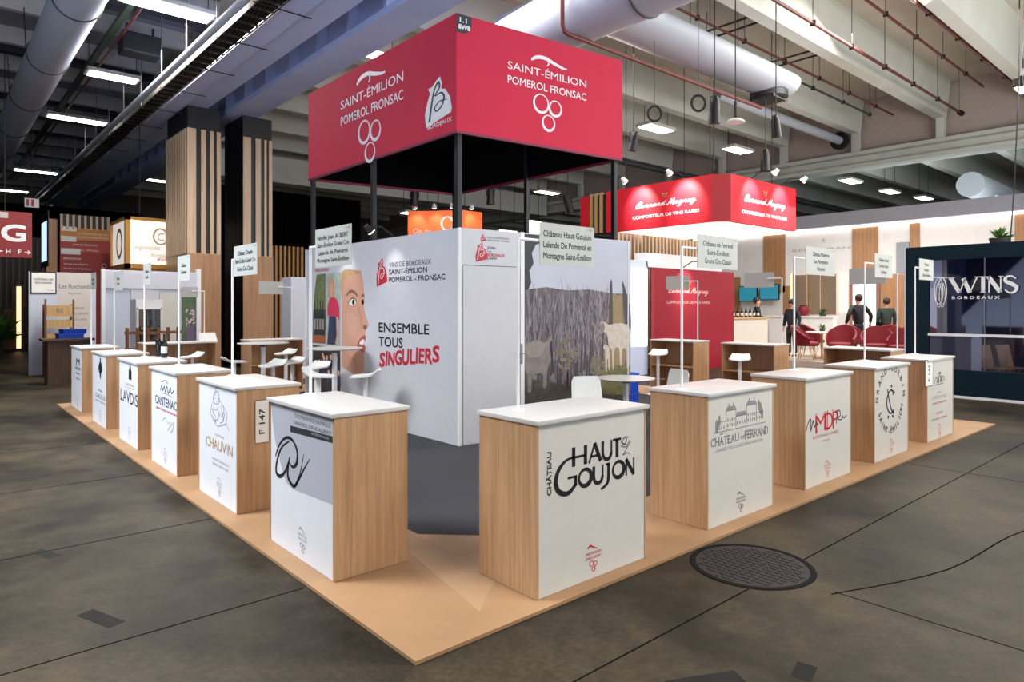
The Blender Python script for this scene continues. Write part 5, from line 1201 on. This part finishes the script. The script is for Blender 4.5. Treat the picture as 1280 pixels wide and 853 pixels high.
lw = thing('white_bulkhead', 'white wall block above and left of crimson backdrop', 'partition', (11.6, 8.2, 0)); MB().box(0, 0, 0, 1.0, .3, 3.0).build('wall_panel', mat('wall_blue', (196, 208, 232), .5), lw); MB().box(.95, .0, 2.84, 4.6, .4, 3.22).build('header', 'white_paint', lw); MB().box(1.0, -.02, 2.84, 4.4, .0, 2.9).build('header_edge', 'white_paint', lw)
lbx = MB().box(.32, -.03, .75, .95, -.0, 2.78).build('light_box', mat('lightbox', (250, 252, 255), .4, emit=((236, 244, 255), 1.8)), lw)
arm_lamp('round lamp glowing on top of the crimson backdrop', (13.9, 8.0, 2.86), (0, -1, 0), (14.0, 8.0, 2.3), 110)
sw = thing('slat_screen', 'timber slat screen above the white header behind backdrop', 'screen', (12.4, 9.2, 0)); MB().box(0, .1, 0, 4.5, .14, 3.85).build('backing', 'black_paint', sw)
for k in range(26): MB().box(.03+.17*k, 0, 0, .10+.17*k, .09, 3.85).build('slat', 'oak_slat', sw)
og = thing('hanging_sign', 'glowing orange hanging sign with lamps behind white store room', 'sign', (12.8, 16.64, 4.3)); FA = Frame((0, 1.9, 0), (-.0, -1, 0)); FB = Frame((0, 0, 0), (1, 0, 0))
FA = Frame((-1.25, 1.6, 0), (1.25, -1.6, 0)); MB().fbox(FA, 0, 0, 2.03, .98, -.08, 0).build('sign_face', 'orange_lit', og); MB().fbox(FB, 0, 0, .95, .98, -.08, 0).build('sign_face', 'orange_lit', og)
b = MB(); b.text(FA, 'Clos des', .55, .16, .2, .7, shear=.2, d1=.006); b.text(FB, 'Vins', .45, .16, .2, .6, d1=.006); b.ring(FA, 1.5, .5, .22, .25, .06, .001, .006); b.build('lettering', 'white_paint', og)
for sx in (-.6, .6): MB().cyl((sx, .6, .95), (sx, .6, 5.66), .012, n=5).build('hanger', 'cable', og)
for i, (p, lab) in enumerate((((11.75, 17.98, 5.28), 'leftmost lamp over the orange hanging sign'), ((12.2, 17.41, 5.28), 'second lamp from left over orange hanging sign'), ((12.6, 16.9, 5.28), 'lamp at the corner of orange hanging sign'), ((13.3, 16.66, 5.28), 'right lamp over the short side of orange hanging sign'))):
    arm_lamp(lab, p, (-.5, -.6, 0), (p[0], p[1], 4.7), 30)
for (lab, p, w, h) in (('far glowing white light box right of the canopy pole', (14.2, 14.6, 3.9), .65, .95), ('small far lit panel between orange sign and canopy pole', (14.2, 16.2, 4.3), .9, .35)):
    t = thing('light_box', lab, 'light box', p); MB().box(0, 0, 0, w, .1, h).build('casing', 'white_paint', t); MB().box(.02, -.012, .02, w-.02, -.001, h-.02).build('lit_face', 'lamp_warm', t)
    for sx in (.1, w-.1): MB().cyl((sx, .05, h), (sx, .05, 9.95-p[2]), .01, n=5).build('hanger', 'cable', t)
# hanging spotlights
def can_spot(label, p, tilt=(0, 0, -1), top=9.95, s=1.0, disc=False, group='hanging spotlights'):
    t = thing('hanging_spotlight', label, 'spotlight', p, 0, group); d = Vector(tilt).normalized()
    if disc:
        MB().lathe([(0, -.02), (.19, -.02), (.20, .0), (.14, .05), (.03, .08), (0, .08)], n=24).build('shade', 'white_paint', t, True); MB().cyl((0, 0, .08), (0, 0, .45), .03, n=8).build('stem', 'iron', t)
    else:
        MB().cyl(-d*.16*s, d*.20*s, .085*s, .105*s, 14).build('can', 'black_paint', t, True); MB().cyl(-d*.26*s, -d*.16*s, .05*s, .085*s, 12).build('cap', 'black_paint', t, True)
        MB().tube([(-.12*s, 0, 0), (-.13*s, 0, .22*s), (0, 0, .30*s), (.13*s, 0, .22*s), (.12*s, 0, 0)], .014*s, 6).build('yoke', 'iron', t)
    MB().cyl((0, 0, .3*s), (0, 0, top-p[2]), .014, n=6).build('drop_rod', 'cable', t)
    return t
can_spot('black hanging spotlight above the red sign corner, highest of them', (11.03, 5.22, 6.0), (.1, .1, -1), s=1.25)
can_spot('black hanging spotlight right of the white disc lamp', (12.91, 4.8, 5.9), (.2, 0, -1), s=1.1)
can_spot('boxy black spotlight just over the right face of red sign', (15.25, 6.3, 5.7), (0, 0, -1), s=1.3, top=7.42)
can_spot('black spotlight left of the square ceiling panel', (10.88, 7.3, 5.7), (-.1, .2, -1), s=1.0)
can_spot('black spotlight over the left end of orange sign', (10.79, 16.64, 5.5), s=1.4)
can_spot('black spotlight over the right end of orange sign', (12.2, 14.26, 5.4), s=1.3)
can_spot('tilted black spotlight seen under the canopy beside its pole', (14.64, 13.1, 5.25), (.4, 0, -1), s=1.4)
can_spot('white disc lamp hung beside black spotlights', (11.57, 5.04, 5.85), disc=True)
t = thing('hanging_floodlight', 'bright floodlight at upper right edge of the photo', 'spotlight', (15.9, .72, 6.5)); MB().box(-.3, -.2, -.05, .3, .2, .16, .03).build('housing', 'iron', t); MB().box(-.28, -.18, -.07, .28, .18, -.051).build('lamp_face', 'lamp_white', t); MB().cyl((-.2, 0, .16), (-.2, 0, 3.4), .02, n=6).build('drop_rod', 'cable', t); MB().tube([(-.34, 0, .3), (-.5, 0, .1), (-.46, 0, -.1), (-.36, 0, .0), (-.34, 0, .5), (-.2, 0, .9)], .03, 8).build('cable_loop', 'cable', t)
tag(MB().tube([(15.4, .75, 9.9), (15.35, .75, 6.5), (14.9, .74, 4.2), (14.5, .72, 3.05)], .012, 6).build('hanging_cable', 'cable'), 'long dark cable falling from ceiling to teal booth roof', 'cable')
tag(MB().tube([(13.45, 6.75, 7.62), (13.45, 6.75, 5.3)], .02, 6).build('hanging_cable', 'cable'), 'dark vertical cable ending at red sign corner', 'cable')
for (p, lab) in (((10.15, 6.15, 6.0), 'left black coil of cable on a sagging wire'), ((10.37, 5.19, 6.05), 'grey coil of cable nearer the black spotlight')):
    b = MB()
    for k in range(3): b.tube([(p[0]+(.13+.015*k)*math.cos(a)*.8, p[1]-(.13+.015*k)*math.cos(a)*.6, p[2]+(.15+.015*k)*math.sin(a)) for a in [2*PI*i/20 for i in range(21)]], .012, 6)
    b.tube([(p[0], p[1], p[2]+.17), (p[0], p[1], 7.58 if p[1] > 6 else 8.5)], .008, 5)
    tag(b.build('cable_coil', 'cable', smooth=True), lab, 'cable', 'cable coils')
# spotlights on the photograph wall
for i, y in enumerate((7.0, 5.55)):
    t = thing('clip_lamp', ['clip on lamp over the face photograph', 'clip on lamp over the wall lettering'][i], 'lamp', (3.24, y, 2.80), 0, 'clip lamps on store wall')
    MB().tube([(0, 0, 0), (-.2, 0, .12), (-.40, 0, .10)], .012, 6).build('arm', 'iron', t); MB().cyl((-.44, 0, .12), (-.36, 0, .04), .035, .055, 12).build('head', 'iron', t, True)
    MB().cyl((-.36, 0, .04), (-.352, 0, .032), .05, n=12).build('bulb_face', 'lamp_white', t); spot('wall_spot', (2.90, y, 2.82), (3.27, y, 2.0), 12, 80, (1, .97, .94), .8, .05)

# ------------------------------------------------------------------ TEAL GLASS BOOTH
tw = thing('glass_booth', 'dark teal glass fronted booth with big white window lettering', 'booth', (13.4, 2.25, 0))
F = Frame((0, 0, 0), (0, -1, 0)); LB = 6.2
b = MB(); b.fbox(F, 0, 0, .41, 3.0, -.12, 0); b.fbox(F, .41, 2.72, LB, 3.0, -.12, 0); b.fbox(F, .41, 0, LB, .55, -.12, 0); b.fbox(F, LB-.2, .55, LB, 2.72, -.12, 0); b.build('front_frame', 'teal_paint', tw)
MB().fbox(F, -.02, 0, 0, 3.0, -.12, .02).build('edge_trim', 'wall_cool', tw); MB().fbox(F, 0, 0, LB, .05, 0, .012).build('skirting', 'white_paint', tw)
MB().fbox(F, .41, .55, LB-.2, 2.72, -.07, -.055).build('window_pane', 'booth_glass', tw)
MB().fbox(F, .41, 1.21, LB-.2, 1.26, -.05, .02).build('window_rail', 'white_paint', tw)
for u in (1.36,): MB().fbox(F, u-.006, .55, u+.006, 2.72, -.05, -.03).build('glass_joint', 'steel', tw)
MB().box(.12, -LB, .0, 4.0, -.0, .03).build('booth_floor', 'carpet', tw)
MB().box(3.6, -LB, .03, 3.7, 0, 3.0).build('back_wall', 'navy_wall', tw); MB().box(.12, -LB, 2.95, 3.7, 0, 3.0).build('booth_ceiling', 'teal_paint', tw)
MB().box(.12, -.1, 2.2, 2.0, 0, 2.9).build('side_header', 'white_paint', tw); MB().box(.12, -.06, .03, .5, 0, 2.2).build('side_panel', 'oak_warm', tw); MB().box(1.9, -.12, .03, 2.2, 0, 2.9).build('side_post', mat('pale_post', (186, 176, 154), .5), tw); MB().box(2.2, -.12, .03, 3.6, 0, 2.95).build('side_wall', 'navy_wall', tw)
FW = Frame((0, 0, 0), (0, -1, 0)); b = MB()
def serif(mb, pts_list): 
    for pts, w in pts_list: mb.stroke(FW, pts, w, .0, .01)
v0, v1 = 2.06, 2.36
serif(b, [([(.80, v1), (.96, v0)], .07), ([(.96, v0), (1.06, v1)], .02), ([(1.02, v1-.02), (1.13, v0)], .07), ([(1.13, v0), (1.25, v1)], .02), ([(.76, v1), (.88, v1)], .016), ([(1.20, v1), (1.30, v1)], .016),
          ([(1.345, v0), (1.345, v1)], .06), ([(1.295, v1), (1.395, v1)], .014), ([(1.295, v0), (1.395, v0)], .014), ([(1.44, v0), (1.44, v1)], .018), ([(1.43, v1), (1.62, v0)], .07), ([(1.625, v0), (1.625, v1)], .018), ([(1.40, v1), (1.47, v1)], .014), ([(1.59, v1), (1.67, v1)], .014)])
b.stroke(FW, [(1.86, v1-.05), (1.79, v1), (1.71, v1-.02), (1.70, v1-.09), (1.80, v1-.15), (1.87, v0+.09), (1.84, v0+.01), (1.76, v0-.01), (1.69, v0+.05)], [.02, .03, .04, .06, .07, .06, .04, .03, .02], .0, .01, smooth=5)
b.text(FW, 'BORDEAUX', 1.22, 1.94, .055, .78, bold=.03, d1=.01, space=1.5); b.build('window_lettering', 'white_paint', tw)
b = MB(); b.stroke(FW, [(.50, v1+.02), (.78, v1)], .02, 0, .01)
for (c_, s_) in ((.60, 1), (.66, -1)): b.ring(FW, c_, 2.10, .075, .26, .012, 0, .01, n=30, off=(.5, s_)) ; b.ring(FW, c_, 2.02, .05, .24, .008, 0, .01, n=30)
b.build('window_monogram', 'white_paint', tw)
area('booth_fill', (14.8, .2, 2.9), 1.6, 26, (1, .95, .9), (14.8, .2, 0), 1.6)  # unseen fill added to brighten the booth interior
t = thing('booth_counter', 'white counter inside the teal glass booth', 'counter', (14.6, 1.78, .031)); MB().box(-.5, -.5, 0, .2, .3, 1.12).build('carcass', 'panel_white', t); MB().box(-.54, -.54, 1.12, .24, .34, 1.16).build('countertop', 'white_paint', t)
t = thing('booth_table', 'white square table inside the teal glass booth', 'table', (15.3, .1, .031)); MB().box(-.45, -.45, .72, .45, .45, .76).build('tabletop', 'white_paint', t)
for sx in (-.4, .4):
    for sy in (-.4, .4): MB().box(sx-.03, sy-.03, 0, sx+.03, sy+.03, .72).build('leg', 'white_paint', t)
for i, (x, y, lab) in enumerate(((15.3, 1.12, 'left wooden chair behind the booth glass'), (15.75, .88, 'right wooden chair behind the booth glass'))):
    t = thing('wooden_chair', lab, 'chair', (x, y, .031), -.4, 'wooden chairs in the glass booth')
    MB().box(-.21, -.2, .43, .21, .21, .46, .01).build('seat', 'oak_warm', t)
    b = MB(); b.quadbox([(-.19, .19, .46), (.19, .19, .46), (.19, .21, .46), (-.19, .21, .46), (-.2, .30, .92), (.2, .30, .92), (.2, .32, .92), (-.2, .32, .92)]); b.build('backrest', 'oak_warm', t)
    for sx in (-.18, .18):
        for sy in (-.17, .18): MB().cyl((sx, sy, 0), (sx*.9, sy*.9, .43), .014, .018, 8).build('leg', 'oak_warm', t)
plant('green plant on the roof of teal glass booth', (13.75, .72, 3.0), .42, .3, 60)

# ------------------------------------------------------------------ RESTAURANT BEHIND
FZ = .28
struct(MB().box(16.6, -1, 0, 23.5, 13.5, FZ).build('floor', mat('light_floor', (206, 194, 180), .4, var=.04)))
rw = struct(MB().box(23.5, -4, 0, 23.9, 14, 4.75).build('wall_front', 'warm_white'))
F = Frame((23.5, 14, 0), (0, -1, 0))
for (y0, y1, z0, z1) in ((10.78, 9.89, 2.35, 4.7), (7.37, 6.5, 2.7, 4.7), (5.48, 5.18, 1.0, 4.7), (2.55, 2.1, 1.0, 4.7), (6.4, 5.6, .3, 2.9), (10.0, 9.7, .3, 2.6), (12.3, 11.8, .3, 3.0)):
    MB().fbox(F, 14-y0, z0, 14-y1, z1, 0, .05).build('timber_panel', 'oak_warm', rw)
MB().box(23.1, -4, 4.72, 23.9, 14, 5.2).build('bulkhead', 'wall_grey', rw)
MB().box(23.36, -4, 4.63, 23.46, 14, 4.71).build('cove_strip', 'cove_light', rw)
b = MB(); b.text(F, 'RESTAURANT', 5.6, 3.9, .09, 2.4, d1=.01); b.text(F, 'R', 5.6, 4.2, .14, .12, d1=.01); b.build('wall_lettering', 'light_ink', rw)
MB().fbox(F, 14-7.34, .3, 14-6.55, 2.62, 0, .06).build('doorway_glow', mat('bright_door', (255, 246, 240), .4, emit=((255, 240, 236), 1.6)), rw)  # emissive panel stands in for the brightness of the open doorway
b = MB(); b.fbox(F, 14-7.46, .3, 14-7.34, 2.72, 0, .08); b.fbox(F, 14-6.55, .3, 14-6.43, 2.72, 0, .08); b.build('door_jamb', mat('jamb', (150, 112, 96), .5), rw)
MB().fbox(F, 14-5.9, 2.95, 14-5.5, 4.0, 0, .05).build('grey_panel', 'wall_grey', rw)
for k, (y0, y1) in enumerate(((9.55, 9.05), (8.95, 8.55), (8.45, 7.95))):
    MB().fbox(F, 14-y0, 1.5, 14-y1, 3.0, 0, .02).build('mirror', mat('mirror_warm', (196, 176, 154), .12, metal=.6), rw)
    MB().fbox(F, 14-y0-.05, 1.45, 14-y0, 3.05, 0, .04).build('mirror_frame', 'brass', rw)
for (p, h) in (((7.62, 3.0), 1.4), ((7.82, 3.0), 1.4), ((9.65, 3.05), 1.5)): MB().fbox(F, 14-p[0], 1.55, 14-p[0]+.05, p[1], .0, .06).build('wall_light', mat('warm_tube', (255, 236, 206), .4, emit=((255, 226, 180), 1.5)), rw)
t = thing('low_partition', 'pale low counter wall behind the red tub chairs', 'partition', (22.4, 7.6, FZ)); MB().box(0, 0, 0, .3, 2.4, 1.12).build('body', 'warm_white', t); MB().box(-.05, -.05, 1.12, .35, 2.45, 1.17).build('ledge', 'white_paint', t)
plant('small green plant on the pale low counter wall', (22.5, 8.0, FZ+1.171), .4, .2, 30); plant('small plant on a white restaurant table', (18.2, 6.1, FZ+.781), .3, .14, 24)
t = thing('vase', 'dark round bowl on the pale low counter wall', 'vase', (22.5, 8.7, FZ+1.171)); MB().lathe([(0, 0), (.1, 0), (.2, .14), (.2, .26), (.12, .36), (.1, .36), (.16, .25), (.16, .15), (0, .04)], n=20).build('bowl', 'velvet', t, True); MB().lathe([(.1, .36), (.13, .38), (.12, .39)], n=20).build('rim', 'iron', t, True)
for i, (y, z) in enumerate(((11.3, 2.0), (10.4, 2.05))):
    t = thing('wall_screen', ['left teal lit screen above the bottle bar', 'right teal lit screen above the bottle bar'][i], 'screen', (23.2, y, z)); MB().box(-.02, -.4, 0, .05, .4, .62).build('casing', 'black_paint', t); MB().box(-.03, -.37, .03, -.021, .37, .59).build('display', mat('teal_screen', (40, 110, 128), .4, emit=((50, 150, 176), .5)), t)
    MB().box(.05, -.1, .2, .32, .1, .4).build('bracket', 'iron', t)
br = thing('bottle_bar', 'white bar counter topped with a row of dark bottles', 'counter', (17.3, 8.45, FZ)); MB().box(0, 0, 0, 2.1, .6, 1.12).build('front_body', 'panel_white', br); MB().box(-.04, -.04, 1.12, 2.14, .64, 1.16).build('bar_top', 'pine', br)
bp_ = bottle('wine_bottle', 'dark bottle on the white bar, first in the row', (17.42, 8.62, FZ+1.161), 'black_paint', True, 1.0, 'bottles on the white bar')
names_ = ['second', 'third', 'fourth', 'fifth', 'sixth', 'seventh', 'eighth', 'ninth', 'tenth', 'eleventh', 'twelfth', 'thirteenth', 'fourteenth', 'fifteenth']
for i, nm in enumerate(names_): dup(bp_, nm+' dark bottle from the left on the white bar', (17.42+.128*(i+1), 8.62+.08*(i % 2), FZ+1.161))
def tub_chair(label, x, y, rz):
    t = thing('tub_chair', label, 'armchair', (x, y, FZ), rz, 'red tub chairs')
    MB().lathe([(0, .38), (.26, .38), (.30, .42), (.29, .47), (.2, .50), (0, .50)], n=24).build('seat_cushion', 'velvet', t, True)
    b = MB(); n = 22; rows = []
    for i in range(n+1):
        a = math.radians(-20+220*i/n); h = .58+.34*math.sin(math.radians(max(0, min(180, 180*i/n))))**1.2
        c, s = math.cos(a), math.sin(a); lean = 1+.42*(h-.45)
        rows.append([b.bm.verts.new((r*c*k, r*s*k, z)) for r, k, z in ((.31, 1, .40), (.33, lean, h), (.29, lean, h+.02), (.27, 1, .44))])
    for i in range(n):
        for k in range(4): b.bm.faces.new((rows[i][k], rows[i][(k+1) % 4], rows[i+1][(k+1) % 4], rows[i+1][k]))
    b.bm.faces.new(rows[0][::-1]); b.bm.faces.new(rows[-1]); b.build('backrest', 'velvet', t, True)
    for i in range(4):
        a = PI/4+i*PI/2; MB().tube([(.2*math.cos(a-.25), .2*math.sin(a-.25), .38), (.26*math.cos(a), .26*math.sin(a), .0), (.2*math.cos(a+.25), .2*math.sin(a+.25), .38)], .009, 6).build('leg', 'brass', t)
    return t
tc = tub_chair('red tub chair nearest, right of the bottle bar', 17.0, 6.0, .3)
tc.scale = (1.1, 1.1, 1.06)
for (x, y, rz, lab) in ((17.2, 5.15, -1.4, 'large red tub chair seen from behind, left of door'), (17.3, 4.25, -1.2, 'red tub chair in front of the man in black'), (17.1, 3.55, -1.7, 'red tub chair beside the teal booth edge'),
                        (18.7, 6.6, .9, 'far red tub chair below the mirrors'), (18.9, 5.5, 1.4, 'far red tub chair behind a white table'), (19.5, 4.75, 2.0, 'far red tub chair below the man in black'), (19.9, 3.85, 1.6, 'far red tub chair below the person in green')):
    dup(tc, lab, (x, y, FZ), rz)
for (x, y, lab) in ((17.95, 6.0, 'white topped restaurant table among left tub chairs'), (18.25, 4.35, 'white topped restaurant table among right tub chairs')):
    t = thing('restaurant_table', lab, 'table', (x, y, FZ), 0, 'restaurant tables'); MB().lathe([(0, .74), (.42, .74), (.44, .76), (.44, .775), (0, .78)], n=30).build('tabletop', 'warm_white', t, True); MB().cyl((0, 0, .02), (0, 0, .74), .03, n=10).build('pedestal', 'brass', t, True); MB().lathe([(0, 0), (.24, 0), (.24, .012), (.04, .03), (0, .03)], n=24).build('base', 'brass', t, True)

# ------------------------------------------------------------------ PEOPLE
def skin_mesh(name, chains, m, parent, levels=2):
    """chains: list of lists of (x,y,z,r); a chain may start with the index of an earlier joint"""
    V, E, Rr_ = [], [], []
    for ch in chains:
        prev = None
        for k, q in enumerate(ch):
            if isinstance(q, int): prev = q; continue
            V.append(q[:3]); Rr_.append(q[3]); i = len(V)-1
            if prev is not None: E.append((prev, i))
            prev = i
    me = bpy.data.meshes.new(name); me.from_pydata(V, E, []); o = bpy.data.objects.new(name, me); COL.objects.link(o)
    md = o.modifiers.new('s', 'SKIN'); sv = me.skin_vertices[0].data
    for i, r in enumerate(Rr_): sv[i].radius = (r, r); sv[i].use_root = (i == 0)
    md.use_smooth_shade = True; sb = o.modifiers.new('u', 'SUBSURF'); sb.levels = levels; sb.render_levels = levels
    dg = bpy.context.evaluated_depsgraph_get(); dg.update(); n = bpy.data.meshes.new_from_object(o.evaluated_get(dg)); bpy.data.objects.remove(o)
    ob = bpy.data.objects.new(name, n); COL.objects.link(ob); n.materials.clear(); n.materials.append(MATS[m])
    for p in n.polygons: p.use_smooth = True
    if parent: ob.parent = parent
    return ob
def person(label, loc, rz, top, legs, arms, hair='short', female=False, hscale=1.0, shirt=None, turn=0):
    t = thing('person', label, 'person', loc, rz, None); t.scale = (hscale,)*3; sw_ = .165 if female else .19
    ch = [[(0, 0, .95, .085), (0, 0, 1.12, .085), (0, 0, 1.30, .09), (0, 0, 1.43, .07), (0, -.01, 1.51, .055), (0, -.015, 1.60, .085), (0, -.01, 1.68, .09), (0, 0, 1.75, .055)]]
    idx = 8; tops = [[(0, 0, .86, .165), (0, 0, 1.12, .145), (0, 0, 1.32, .15), (0, 0, 1.44, .085), (0, -.005, 1.49, .062)]]; ti = 5
    for sd, (el, wr) in zip((-1, 1), arms):
        sx = sd*sw_
        c = [2, (sx, 0, 1.42, .062), (el[0], el[1], el[2], .045), (wr[0], wr[1], wr[2], .03)]
        d = (Vector(wr)-Vector(el)).normalized(); pl = Vector(wr)+d*.07; c.append((*pl, .034)); ch.append(c); hi = idx+3; idx += 4
        sdv = d.cross(Vector((0, 1, 0))); sdv = sdv.normalized() if sdv.length > .1 else Vector((1, 0, 0))
        for k, ln in enumerate((.075, .09, .085, .065)):
            b0 = pl+sdv*(-.026+.0175*k)+d*.015; m_ = b0+d*ln*.55+Vector((0, -.008, 0)); e_ = b0+d*ln+Vector((0, -.024, 0))
            ch.append([hi, (*b0, .0095), (*m_, .0085), (*e_, .007)]); idx += 3
        b0 = Vector(wr)+d*.03-sdv*.035; e_ = b0+d*.05-sdv*.02+Vector((0, -.02, 0)); ch.append([hi, (*b0, .011), (*e_, .009)]); idx += 2
        q = Vector(wr)*.96+Vector(el)*.04
        tops.append([2, (sx, 0, 1.42, .075), (el[0], el[1], el[2], .06), (q.x, q.y, q.z, .045)]); ti += 3
    for sd in (-1, 1):
        ch.append([0, (sd*.09, 0, .86, .06), (sd*.10, -.01, .50, .045), (sd*.10, .02, .10, .034), (sd*.11, -.12, .035, .03)])
    body = skin_mesh('body', ch, 'skin', t)
    skin_mesh('jacket', tops, top, t)
    tr = [[(0, 0, .98, .145), (0, 0, .90, .14)]]
    for sd in (-1, 1): tr.append([1, (sd*.10, 0, .80, .10), (sd*.105, -.01, .50, .075), (sd*.105, .02, .09, .06)])
    skin_mesh('trousers', tr, legs, t)
    for sd in (-1, 1): skin_mesh('shoe', [[(sd*.105, .05, .04, .04), (sd*.108, -.04, .04, .042), (sd*.112, -.15, .03, .034)]], 'black_paint', t)
    h = MB()
    if hair == 'long': h.sph((0, .022, 1.665), .118, (1, 1, 1.12)); h.sph((0, .05, 1.53), .10, (1.1, .7, 1.2))
    else: h.sph((0, .022, 1.685), .108, (.98, 1.02, 1.02))
    h.build('hair', 'hair', t, True)
    f = MB(); f.sph((0, -.108, 1.605), .016, (.9, 1.2, 1.4)); f.sph((-.088, -.005, 1.62), .02, (.5, 1, 1.5)); f.sph((.088, -.005, 1.62), .02, (.5, 1, 1.5)); f.build('nose_and_ears', 'skin', t, True)
    for sd in (-1, 1): MB().sph((sd*.034, -.088, 1.64), .011, (1.3, .8, .8), 8).build('eye', 'ink', t, True)
    MB().sph((0, -.095, 1.565), .02, (1.3, .5, .4), 8).build('mouth', 'ph_lip', t, True)
    if shirt:
        b = MB(); b.poly(Frame((0, 0, 0), (1, 0, 0)), [(-.06, 1.47), (.06, 1.47), (.015, 1.18), (-.015, 1.18)], .135, .158); b.build('shirt_front', shirt, t)
    return t
A0 = (((-.25, .02, 1.15), (-.25, -.06, .90)), ((.25, .02, 1.15), (.25, -.06, .90)))
FT = FZ
person('man in dark suit and pale shirt behind the bottle bar', (19.72, 9.0, FT), .5, 'suit', 'suit', (((-.26, -.02, 1.16), (-.2, -.22, 1.08)), ((.26, -.02, 1.16), (.2, -.22, 1.08))), shirt='shirt', hscale=1.03)
person('woman with dark hair in black jacket, turned to the bar', (18.07, 6.96, FT), -1.7, 'suit', 'black_paint', A0, 'long', True, .98)
bagman = person('man in black seen from behind before the bright doorway', (19.4, 5.55, FT), 2.5, 'black_paint', 'suit', (((-.34, .06, 1.18), (-.36, -.02, .95)), ((.33, .06, 1.17), (.35, -.04, .93))), hscale=1.06)
person('person in dark green jacket seen from behind near teal booth', (20.6, 5.2, FT), 2.3, 'green_jacket', 'suit', A0, hscale=1.0)
t = thing('shoulder_bag', 'black bag hanging at the side of the man in black', 'bag', (19.86, 5.12, FT+.78)); MB().box(-.14, -.07, 0, .14, .07, .26, .05).build('bag_body', 'black_cloth', t, True); MB().tube([(-.12, 0, .24), (-.08, 0, .42), (.08, 0, .42), (.12, 0, .24)], .012, 6).build('strap', 'black_cloth', t)
